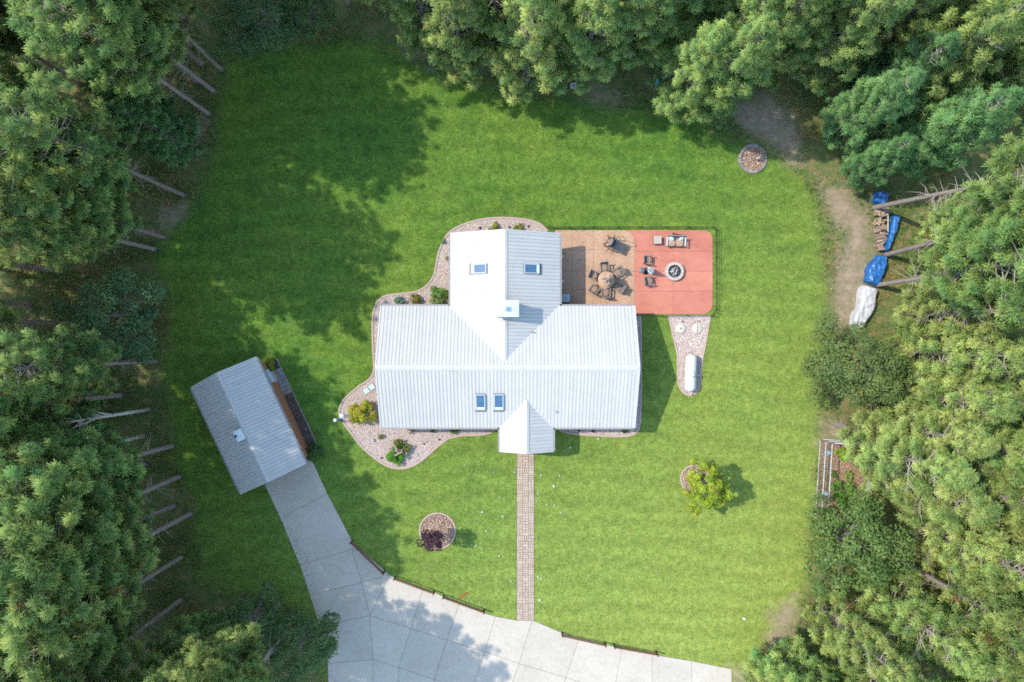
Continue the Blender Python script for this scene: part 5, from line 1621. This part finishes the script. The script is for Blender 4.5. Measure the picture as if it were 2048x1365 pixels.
for i in range(12):
    for j in range(4): fs.append((i*5+j, (i+1)*5+j, (i+1)*5+j+1, i*5+j+1))
fg.add(vs, fs, True); fo = fg.build('flag', flag_material(), fl); fo.rotation_euler = (0, 0, math.radians(-15))
gx_, gy_ = P(684.5, 832.5, 0.95)
gl = thing('globe_lamp', (gx_, gy_, 0), 'large white globe lamp on a short post beside the flagpole', 'lamp')
MB().tube([(0, 0, 0), (0, 0, 0.75)], 0.04, 8).build('post', m_white, gl)
MB().add(*softbox((0, 0, 0.95), (0.5, 0.5, 0.46), 2.0, 10), smooth=True).build('globe', m_white, gl)
# pale green access lids
x, y = P(738.5, 778.5, 0.08)
gl = thing('access_lid', (x, y, 0), 'pair of pale green plastic access covers in the gravel', 'lid', rz=math.radians(36))
for s in (-1, 1): MB().prism([(s*0.26-0.23, -0.21), (s*0.26+0.23, -0.21), (s*0.26+0.23, 0.21), (s*0.26-0.23, 0.21)], 0.0, 0.10, bevel=0.02).build('cover', m_green_lid, gl)
MB().box((0, 0.05, 0.09), (0.05, 0.10, 0.04)).build('latch', m_black, gl)

# ------------------------------------------------------------------ shrubs
def shrub(px, py, z, r, hgt, leaf, n, cA, cB, label, seed, tips=None, ts=0.0, cat='shrub', sq=1.0, name='shrub', lumps=26, rz=0.0):
    cA, cB = [tuple(q*1.3 for q in c) for c in (cA, cB)]
    t = make_broadleaf(seed, hgt, r*0.82, hgt*0.42, hgt*0.55, leaf, n, cA, cB, name, None, lumps, 0.34, 0.03, tips, ts, sq)
    x, y = P(px, py, z); t.location = (x, y, 0); t.rotation_euler = (0, 0, rz); del t['h']
    return tag(t, label, cat, None)
shrub(723, 824, 0.8, 1.18, 1.4, 0.13, 4200, (0.10, 0.15, 0.02), (0.30, 0.30, 0.03), 'large round yellow and green shrub in the gravel near the flagpole', 600, (0.40, 0.29, 0.04), 0.3, lumps=44)
shrub(792, 911, 0.4, 0.80, 0.8, 0.12, 1900, (0.04, 0.13, 0.015), (0.09, 0.21, 0.022), 'bright green shrub in the lower gravel bed with a wooden ornament on it', 601)
shrub(799, 886, 0.3, 0.42, 0.6, 0.08, 1000, (0.08, 0.10, 0.02), (0.17, 0.16, 0.035), 'small round olive shrub, upper of a pair in the gravel', 602)
shrub(813.5, 896.5, 0.3, 0.42, 0.6, 0.08, 1000, (0.07, 0.10, 0.02), (0.15, 0.15, 0.03), 'small round olive shrub, lower right of a pair in the gravel', 603)
shrub(761, 873, 0.2, 0.24, 0.4, 0.08, 320, (0.09, 0.12, 0.03), (0.16, 0.17, 0.05), 'tiny sparse yellow green plant in the gravel', 604)
for i, (px, r, lab) in enumerate(((822, 0.42, 'low olive shrub under the front eave near the gable corner'), (866, 0.28, 'tiny green plant under the front eave beside the pale boulder'), (910, 0.5, 'low spreading green plant under the front eave'), (1251, 0.3, 'small green plant under the front eave right of the porch'))):
    shrub(px, 858.5, 0.2, r, 0.45, 0.08, 700, (0.06, 0.10, 0.02), (0.14, 0.16, 0.03), lab, 610+i)
shrub(988, 458, 0.3, 0.48, 0.5, 0.08, 900, (0.11, 0.14, 0.02), (0.20, 0.21, 0.03), 'yellow green shrub left of the wing ridge at the top gable', 620)
shrub(1037, 458, 0.3, 0.48, 0.5, 0.08, 900, (0.11, 0.14, 0.02), (0.20, 0.20, 0.03), 'yellow green shrub right of the wing ridge at the top gable', 621)
shrub(798, 603.5, 0.3, 0.5, 0.5, 0.09, 900, (0.06, 0.13, 0.085), (0.11, 0.19, 0.12), 'blue green juniper in the upper left gravel corner', 622)
shrub(829, 602, 0.3, 0.62, 0.6, 0.08, 1200, (0.09, 0.10, 0.015), (0.17, 0.15, 0.02), 'olive brown shrub beside the blue green juniper', 623)
shrub(880, 597, 0.4, 0.95, 0.9, 0.12, 1900, (0.05, 0.13, 0.02), (0.12, 0.21, 0.04), 'green shrub with orange flowers in the inner corner of the house', 624, (0.42, 0.20, 0.10), 0.22)
shrub(887, 484, 0.15, 0.22, 0.25, 0.07, 220, (0.07, 0.13, 0.06), (0.13, 0.19, 0.09), 'tiny grey green plant beside the upper left kerb', 625)
shrub(896, 517, 0.15, 0.28, 0.3, 0.07, 300, (0.10, 0.12, 0.03), (0.18, 0.17, 0.05), 'small dry plant against the wing wall', 626)
for i, (px, py, lab) in enumerate(((960, 456, 'dark stone left of the top gable shrubs'), (992, 445.5, 'dark stone near the kerb above the ridge'), (1019, 455, 'dark stone between the two top gable shrubs'), (1057, 453, 'dark stone right of the top gable shrubs'))):
    stone(px, py, 0.12, m_darkrock, lab, 40+i, 'rock', 'rock', 'dark stones by the top gable')
for i, (px, py, lab) in enumerate(((1158, 861, 'dark path light by the porch shadow'), (1186, 863, 'dark path light in the middle of the front right gravel'), (1248, 864.5, 'dark path light near the right corner gravel'))):
    x, y = P(px, py, 0.2); o = thing('path_light', (x, y, 0), lab, 'light', 'path lights in the front gravel')
    MB().tube([(0, 0, 0), (0, 0, 0.3)], 0.015, 6).build('stake', m_black, o); MB().lathe((0, 0, 0.28), [(0.03, 0), (0.11, 0.05), (0.02, 0.10), (0, 0.10)], 14).build('lamp_shade', m_black, o)
# wooden ornament on the bright shrub
x, y = P(794, 900, 0.95)
wo_ = thing('wooden_ornament', (x, y, 0.0), 'weathered brown wooden garden ornament standing in the bright green shrub', 'ornament', rz=math.radians(20))
MB().tube([(0, 0, 0), (0, 0, 0.85)], 0.05, 8).build('post', m_log, wo_)
MB().tube([(-0.05, 0.32, 0.98), (0.0, 0.0, 0.95), (0.0, -0.25, 0.92)], [0.08, 0.15, 0.10], 10).build('body', m_log, wo_)
MB().bar((-0.34, -0.36, 0.98), (0.36, -0.28, 1.0), 0.13, 0.05).build('arm', m_log, wo_)
MB().bar((-0.10, 0.30, 1.0), (-0.12, 0.55, 1.02), 0.05, 0.04).build('arm', m_log, wo_)
# downspout stub from the gable
x, y = P(757, 828, 0.3); x2, _ = P(768, 828, 0.3)
tag(MB().tube([(x, y, 0.06), (x2+0.4, y, 0.06)], 0.07, 10).build('drain_pipe', m_white), 'short white drain pipe leaving the west gable wall', 'pipe')
# shrubs by the garage
shrub(538.5, 732, 0.6, 0.62, 0.9, 0.11, 1400, (0.09, 0.13, 0.02), (0.19, 0.21, 0.03), 'yellow green shrub at the upper end of the garage bed', 630)
shrub(628, 903, 0.6, 0.72, 0.9, 0.11, 1500, (0.025, 0.055, 0.02), (0.05, 0.09, 0.03), 'dark green shrub at the lower end of the garage bed', 631)

# ------------------------------------------------------------------ tree rings in the lawn
def ring_bed(c, r, label, rim, nblk=0, chips=1800):
    base = struct(sheet('mulch_bed', circle(c[0], c[1], r, 48), 0.007, m_mulchbase))
    s = scatter_stones('mulch', circle(c[0], c[1], r-0.05, 36), chips, 0.03, 0.075, MULCH, m_chip, 0.01, 0.35, long=1.5)
    tag(s, label, 'mulch')
    if nblk:
        rr = random.Random(4)
        for k in range(nblk):
            a0, a1 = 2*PI*k/nblk + 0.012, 2*PI*(k+1)/nblk - 0.012
            wo2 = r*(1.0 + rr.uniform(-0.015, 0.02)); wi = r - 0.24
            ps = [(c[0]+wo2*math.cos(a0+(a1-a0)*q/2), c[1]+wo2*math.sin(a0+(a1-a0)*q/2)) for q in range(3)] + [(c[0]+wi*math.cos(a1-(a1-a0)*q/2), c[1]+wi*math.sin(a1-(a1-a0)*q/2)) for q in range(3)]
            MB().prism(ccw(ps), 0.0, 0.16 + rr.uniform(-0.02, 0.02), bevel=0.012).build('wall_block', m_block, base)
    else:
        ln = circle(c[0], c[1], r, 48); ln.append(ln[0])
        MB().strip(ln, 0.11, 0.0, 0.06).build('bed_kerb', rim, base)
    return base
ring_bed(RING1, RING1_R, 'brown wood chips in the round bed of the purple shrub', m_kerb)
ring_bed(RING2, RING2_R, 'brown wood chips inside the grey block ring at upper right', m_block, 16, 1400)
ring_bed(RING3, RING3_R, 'reddish wood chips under the young yellow green tree', m_kerb, 0, 1200)
x, y = P(1511, 320, 0); x2, y2 = P(1518.5, 314, 0.7)
tag(MB().tube([(x, y, 0), (x+0.02, y+0.01, 0.75)], [0.075, 0.075], 12).build('white_post', m_white), 'short white post in the grey block ring', 'post')
PA, PB = (0.026, 0.016, 0.022), (0.075, 0.036, 0.048)
pt_ = make_broadleaf(640, 3.6, 0.82, 0.85, 2.55, 0.15, 1500, PA, PB, 'purple_tree', None, 24, 0.36, 0.04, (0.13, 0.055, 0.075), 0.25)
x, y = P(871, 1064, 0.0); pt_.location = (x, y, 0); del pt_['h']; tag(pt_, 'dark purple leaved young tree in the round chip bed', 'tree')
x, y = P(873, 1062.5, 0.0)
tag(MB().tube([(x, y, 0), (x+0.01, y+0.02, 1.45)], [0.04, 0.035], 8).build('stake', m_white), 'white stake holding the purple young tree', 'stake')
yt = make_broadleaf(650, 5.2, 1.85, 1.7, 3.4, 0.2, 5200, (0.13, 0.22, 0.022), (0.31, 0.36, 0.03), 'young_tree', None, 64, 0.17, 0.06, (0.32, 0.25, 0.05), 0.18)
x, y = P(1385, 958, 0.0); yt.location = (x, y, 0); del yt['h']; tag(yt, 'young yellow green tree casting a dark shadow on the open lawn', 'tree')
x, y = P(1379.5, 946, 0.1)
tag(MB().lathe((x, y, 0), [(0.1, 0), (0.1, 0.1), (0.06, 0.14), (0, 0.14)], 12).build('sprinkler', m_white), 'small white sprinkler head in the chips of the yellow green tree', 'sprinkler')

# ------------------------------------------------------------------ rail barriers along the driveway
RAILS = [((705.5, 1081), (769.5, 1142.5), 'two rail wooden barrier nearest the garage'), ((791, 1152.5), (869.5, 1181.5), 'two rail wooden barrier second from the garage'),
         ((888, 1189.5), (968.5, 1219), 'two rail wooden barrier just left of the brick walk'), ((1124, 1265), (1209, 1284), 'two rail wooden barrier just right of the brick walk'),
         ((1227, 1287.5), (1311.5, 1302.5), 'two rail wooden barrier farthest right along the driveway')]
for a, b_, lab in RAILS:
    A, B = Vector(P(*a)), Vector(P(*b_)); D = (B-A); L = D.length; c = (A+B)/2
    t = thing('rail_barrier', (c.x, c.y, 0), lab, 'barrier', 'wooden barriers along the driveway', math.atan2(D.y, D.x))
    for s in (-1, 1):
        po = MB().box((s*L/2, 0, 0.42), (0.11, 0.11, 0.84)).build('post', m_darkwood, t)
        MB().box((s*L/2, 0, 0.855), (0.135, 0.135, 0.03)).build('post_cap', m_wood, po)
    for z in (0.42, 0.72):
        MB().box((0, 0, z), (L-0.115, 0.06, 0.12)).build('rail', m_wood, t)

# ------------------------------------------------------------------ small things in the lawn
SHL = [(988, 946, 0.055), (1029, 945, 0.08), (999.5, 995, 0.07), (965, 1024.5, 0.10), (1005.5, 1033, 0.10), (973, 1063, 0.085), (964, 1024, 0.0), (952, 1092, 0.08), (979, 1115, 0.055), (998.5, 1112.5, 0.085), (1022, 1163, 0.07), (910, 1003, 0.04), (935, 1201, 0.06), (959, 1205, 0.06), (930, 930, 0.05)]
SHR = [(1082, 951, 0.09), (1119.5, 952, 0.08), (1108, 973, 0.12), (1076, 986.5, 0.075), (1073, 1002, 0.075), (1094, 1009, 0.075), (1109, 1010.5, 0.075), (1121.5, 1025, 0.075), (1132, 1038, 0.06), (1076.5, 1154, 0.08), (1083, 1158.5, 0.08), (1079.5, 1200.5, 0.12), (1313, 1142.5, 0.06), (1197, 878, 0.10), (1141, 895, 0.10)]
def mushroom(px, py, r, lab, grp):
    x, y = P(px, py, 0.05); o = thing('mushroom', (x, y, 0), lab, 'mushroom', grp, random.uniform(0, 6))
    MB().tube([(0, 0, 0), (0, 0, 0.05)], r*0.28, 7).build('stem', m_shroom, o)
    MB().lathe((0, 0, 0.045), [(r*0.2, 0.0), (r, 0.005), (r*0.92, 0.025), (r*0.55, 0.05), (0, 0.06)], 12).build('cap', m_shroom, o)
for px, py, r in SHL:
    if r: mushroom(px, py, r, 'pale round mushroom in the grass left of the brick walk', 'mushrooms left of the walk')
for px, py, r in SHR: mushroom(px, py, r, 'pale round mushroom in the grass right of the brick walk', 'mushrooms right of the walk')
stone(1488, 1237, 0.13, m_white, 'white stone in the lawn near the lower right trees', 71, 'white_stone', 'stone', None)
for (a, b_, w, lab) in (((918, 1198), (935, 1185), 0.13, 'wide orange strip lying on the grass behind the third barrier'), ((1065, 1133), (1071, 1132), 0.07, 'small orange tag beside the brick walk'), ((1264, 949.5), (1274, 951), 0.04, 'thin orange stake lying in the lawn right of the porch'), ((1228, 888), (1238, 889), 0.035, 'thin orange stake below the front right gravel'), ((1255, 1062), (1262, 1063), 0.05, 'short orange stake in the middle of the right lawn')):
    A, B = P(*a), P(*b_)
    tag(MB().bar((A[0], A[1], 0.05), (B[0], B[1], 0.05), w, 0.02).build('orange_marker', m_orange), lab, 'marker')

# ------------------------------------------------------------------ firewood and tarps
def tarp(pts, widths, h, mat, label, seed, name='tarp'):
    """cloth draped over a heap along a line of photo points"""
    rr = np.random.default_rng(seed)
    line = smooth_line([P(*p) for p in pts], 12); n = len(line)
    ws = np.interp(np.linspace(0, 1, n), np.linspace(0, 1, len(widths)), widths); m = 25
    ph = rr.uniform(0, 6, 8); vs = []
    heap = np.interp(np.linspace(0, 1, n), np.linspace(0, 1, 7), rr.uniform(0.86, 1.06, 7))
    for i, (x, y) in enumerate(line):
        a = Vector(line[max(0, i-1)]); b_ = Vector(line[min(n-1, i+1)]); d = (b_-a).normalized(); nn = Vector((-d.y, d.x))
        s_ = i/(n-1)
        for j in range(m):
            u = 2*j/(m-1) - 1
            endf = min(1.0, min(i, n-1-i)/3.0 + 0.15)
            z = h*heap[i]*endf*(1 - abs(u)**9) + 0.02
            fold = abs(math.sin(2.2*u + 7*s_ + ph[0] + 0.8*math.sin(9*s_ + ph[1])))**0.5
            fold2 = abs(math.sin(4.1*u*(1 if u > 0 else 1.3) - 11*s_ + ph[2]))**0.6
            wr_ = -0.05*fold - 0.035*fold2 + rr.normal(0, 0.006)
            edge = 1 + 0.09*math.sin(9*s_ + ph[3] + (2.5 if u > 0 else 0)) + 0.05*math.sin(23*s_ + ph[4] + (1.1 if u > 0 else 0))
            off = u*ws[i]/2*edge
            z = max(0.015, z + wr_)
            vs.append((x + nn.x*off, y + nn.y*off, z))
    fs = [(i*m+j, (i+1)*m+j, (i+1)*m+j+1, i*m+j+1) for i in range(n-1) for j in range(m-1)]
    o = MB().add(vs, fs, True).build(name, mat)
    return tag(o, label, 'tarp')
tarp([(1762, 386), (1757, 398), (1750, 410)], [0.9, 1.1, 0.75], 0.8, m_bluetarp, 'blue tarp bundle under the soft pine branches', 1)
tarp([(1788, 430), (1782, 455), (1774, 480), (1766, 505)], [0.55, 0.6, 0.4, 0.12], 0.75, m_bluetarp, 'narrow crumpled blue tarp along the firewood edge', 2)
tarp([(1758, 512), (1752, 532), (1744, 552), (1737, 570)], [0.6, 1.35, 1.4, 1.0], 0.8, m_bluetarp, 'large shiny blue tarp over stacked wood', 3)
tarp([(1736, 574), (1730, 595), (1726, 615), (1716, 635), (1708, 655)], [1.25, 1.45, 1.4, 1.2, 0.9], 0.8, m_whitetarp, 'white tarp over the lower end of the woodpile', 4)
wp0 = P(1762, 455)
wp = thing('firewood_pile', (wp0[0], wp0[1], 0), 'open pile of split firewood between the blue tarps', 'firewood pile')
wr2 = random.Random(12)
for k in range(120):
    py = wr2.uniform(417, 502); f = (py-417)/85
    xl, xr = 1744 + 8*f, 1783 - 20*f
    px = wr2.uniform(xl, xr - 6)
    lay = k // 30
    x, y = P(px, py); a = wr2.uniform(-0.25, 0.25) + (PI/2 if wr2.random() < 0.15 else 0.05)
    L = wr2.uniform(0.32, 0.5); r_ = wr2.uniform(0.045, 0.085)
    D = Vector((math.cos(a), math.sin(a), wr2.uniform(-0.1, 0.1))); z = 0.09 + lay*0.15
    c = Vector((x-wp0[0], y-wp0[1], z))
    MB().tube([c - D*L/2, c + D*L/2], r_, wr2.choice((4, 5, 6)), smooth=False).build('split_log', m_log, wp)
MB().box((P(1765, 452)[0]-wp0[0], P(1765, 452)[1]-wp0[1], 0.78), (0.06, 1.2, 0.05)).build('split_log', m_lid, wp)

# ------------------------------------------------------------------ fenced vegetable garden
GP = [(1640, 880), (1630, 1040), (1752, 1040), (1758, 884)]
gpw = [P(*p) for p in GP]
gs = struct(sheet('garden_soil', [P(1641, 882), P(1757, 886), P(1750, 1040), P(1631, 1040)], 0.007, m_gardensoil))
s_ = scatter_stones('mulch', [P(1641, 882), P(1757, 886), P(1750, 1040), P(1631, 1040)], 5200, 0.03, 0.07, [(0.30,0.18,0.115),(0.36,0.235,0.155),(0.22,0.12,0.08),(0.38,0.28,0.20)], m_chip, 0.01, 0.35, long=1.6)
tag(s_, 'orange brown mulch covering the fenced garden', 'mulch')
gf_ = thing('garden_fence', (gpw[0][0], gpw[0][1], 0), 'tall wire garden fence with white pipe rails at the right lawn edge', 'fence')
GO = Vector((gpw[0][0], gpw[0][1], 0))
def fence_side(A, B, nposts):
    A, B = Vector(A), Vector(B)
    for z in (0.05, 1.05, 2.1):
        MB().tube([(A.x, A.y, z), (B.x, B.y, z)], 0.03, 8).build('rail', m_pipe, gf_, GO)
    for k in range(nposts):
        q = A + (B-A)*k/(nposts-1)
        MB().box((q.x, q.y, 1.1), (0.05, 0.05, 2.2)).build('post', m_wire, gf_, GO)
    w = MB(); m_ = int((B-A).length/0.16)
    for k in range(1, m_): q = A + (B-A)*k/m_; w.box((q.x, q.y, 1.05), (0.008, 0.008, 2.0))
    for z in np.arange(0.2, 2.1, 0.2): w.bar((A.x, A.y, z), (B.x, B.y, z), 0.007)
    w.build('wire_mesh', m_wire, gf_, GO)
fence_side(P(1640, 880), P(1630, 1040), 4); fence_side(P(1642, 879), P(1756, 886), 4)
shrub(1686, 908, 0.4, 0.55, 0.7, 0.15, 700, (0.11, 0.20, 0.02), (0.18, 0.27, 0.03), 'light green leafy vegetable at the top of the fenced garden', 660, cat='plant')
shrub(1687, 988, 0.5, 1.15, 1.1, 0.13, 2400, (0.05, 0.12, 0.02), (0.10, 0.18, 0.03), 'dark green spreading vegetable plant in the fenced garden', 661, cat='plant')
shrub(1700, 953, 0.3, 0.42, 0.5, 0.12, 380, (0.09, 0.17, 0.025), (0.15, 0.21, 0.04), 'sparse green plant in the middle of the fenced garden', 662, cat='plant')
shrub(1667, 950, 0.3, 0.3, 0.4, 0.1, 260, (0.07, 0.13, 0.02), (0.13, 0.17, 0.03), 'small plant beside the white fence rail', 663, cat='plant')
shrub(1740, 1005, 0.4, 0.6, 0.8, 0.12, 900, (0.05, 0.13, 0.03), (0.10, 0.20, 0.05), 'green plant below the pale panel in the garden', 664, cat='plant')
for i, (px, py, lab) in enumerate(((1656, 906, 'round blue grey tub at the upper end behind the garden fence'), (1651, 988, 'round blue grey tub at the lower end behind the garden fence'))):
    x, y = P(px, py, 0.4); o = MB().lathe((x, y, 0), [(0.0, 0.02), (0.17, 0.02), (0.19, 0.0), (0.24, 0.36), (0.22, 0.36), (0.18, 0.06), (0, 0.06)], 20).build('garden_tub', m_bin); tag(o, lab, 'tub')
x, y = P(1738, 975, 0.5)
tag(MB().box((x+0.1, y, 0.25), (0.2, 1.5, 0.5)).box((x-0.02, y, 0.52), (0.04, 1.6, 0.05)).box((x+0.1, y-0.78, 0.52), (0.28, 0.05, 0.05)).build('raised_planter', m_ac), 'pale grey raised planter at the right side of the garden', 'planter')
x, y = P(1680, 851, 0.2)
tag(MB().box((x, y, 0.12), (0.9, 0.35, 0.24), -0.2).box((x+0.1, y, 0.25), (0.5, 0.28, 0.03), -0.2).build('storage_crate', m_block), 'grey blue crate on bare soil above the garden fence', 'crate')

# ------------------------------------------------------------------ small things under the top trees
for (px, py, s, lab) in ((1146, 171, 0.36, 'left grey metal box under the top pines'), (1157, 173, 0.30, 'pale metal box with dark opening under the top pines')):
    x, y = P(px, py, 0.4); t = thing('metal_box', (x, y, 0), lab, 'box')
    MB().box((0, 0, 0.2), (s, s*0.8, 0.4)).build('body', m_ac, t); MB().box((0, 0, 0.42), (s+0.06, s*0.8+0.06, 0.04)).build('lid', m_white, t); MB().box((0.02, -0.02, 0.445), (s*0.4, s*0.25, 0.01)).build('opening', m_black, t)
x, y = P(1306, 183, 0)
bh = thing('birdhouse', (x, y, 0), 'teal roofed birdhouse on a post beside the top lawn', 'birdhouse')
MB().box((0, 0, 0.75), (0.09, 0.09, 1.5)).build('post', m_block, bh); MB().box((0, 0, 1.68), (0.28, 0.28, 0.36)).build('body', m_ac, bh)
rf = MB(); rf.add([(-0.24, -0.22, 1.84), (0.24, -0.22, 1.84), (0.24, 0.22, 1.84), (-0.24, 0.22, 1.84), (0, -0.22, 2.02), (0, 0.22, 2.02)], [(0, 3, 5, 4), (1, 4, 5, 2), (0, 4, 1), (3, 2, 5), (0, 1, 2, 3)]); rf.build('roof', m_teal, bh)
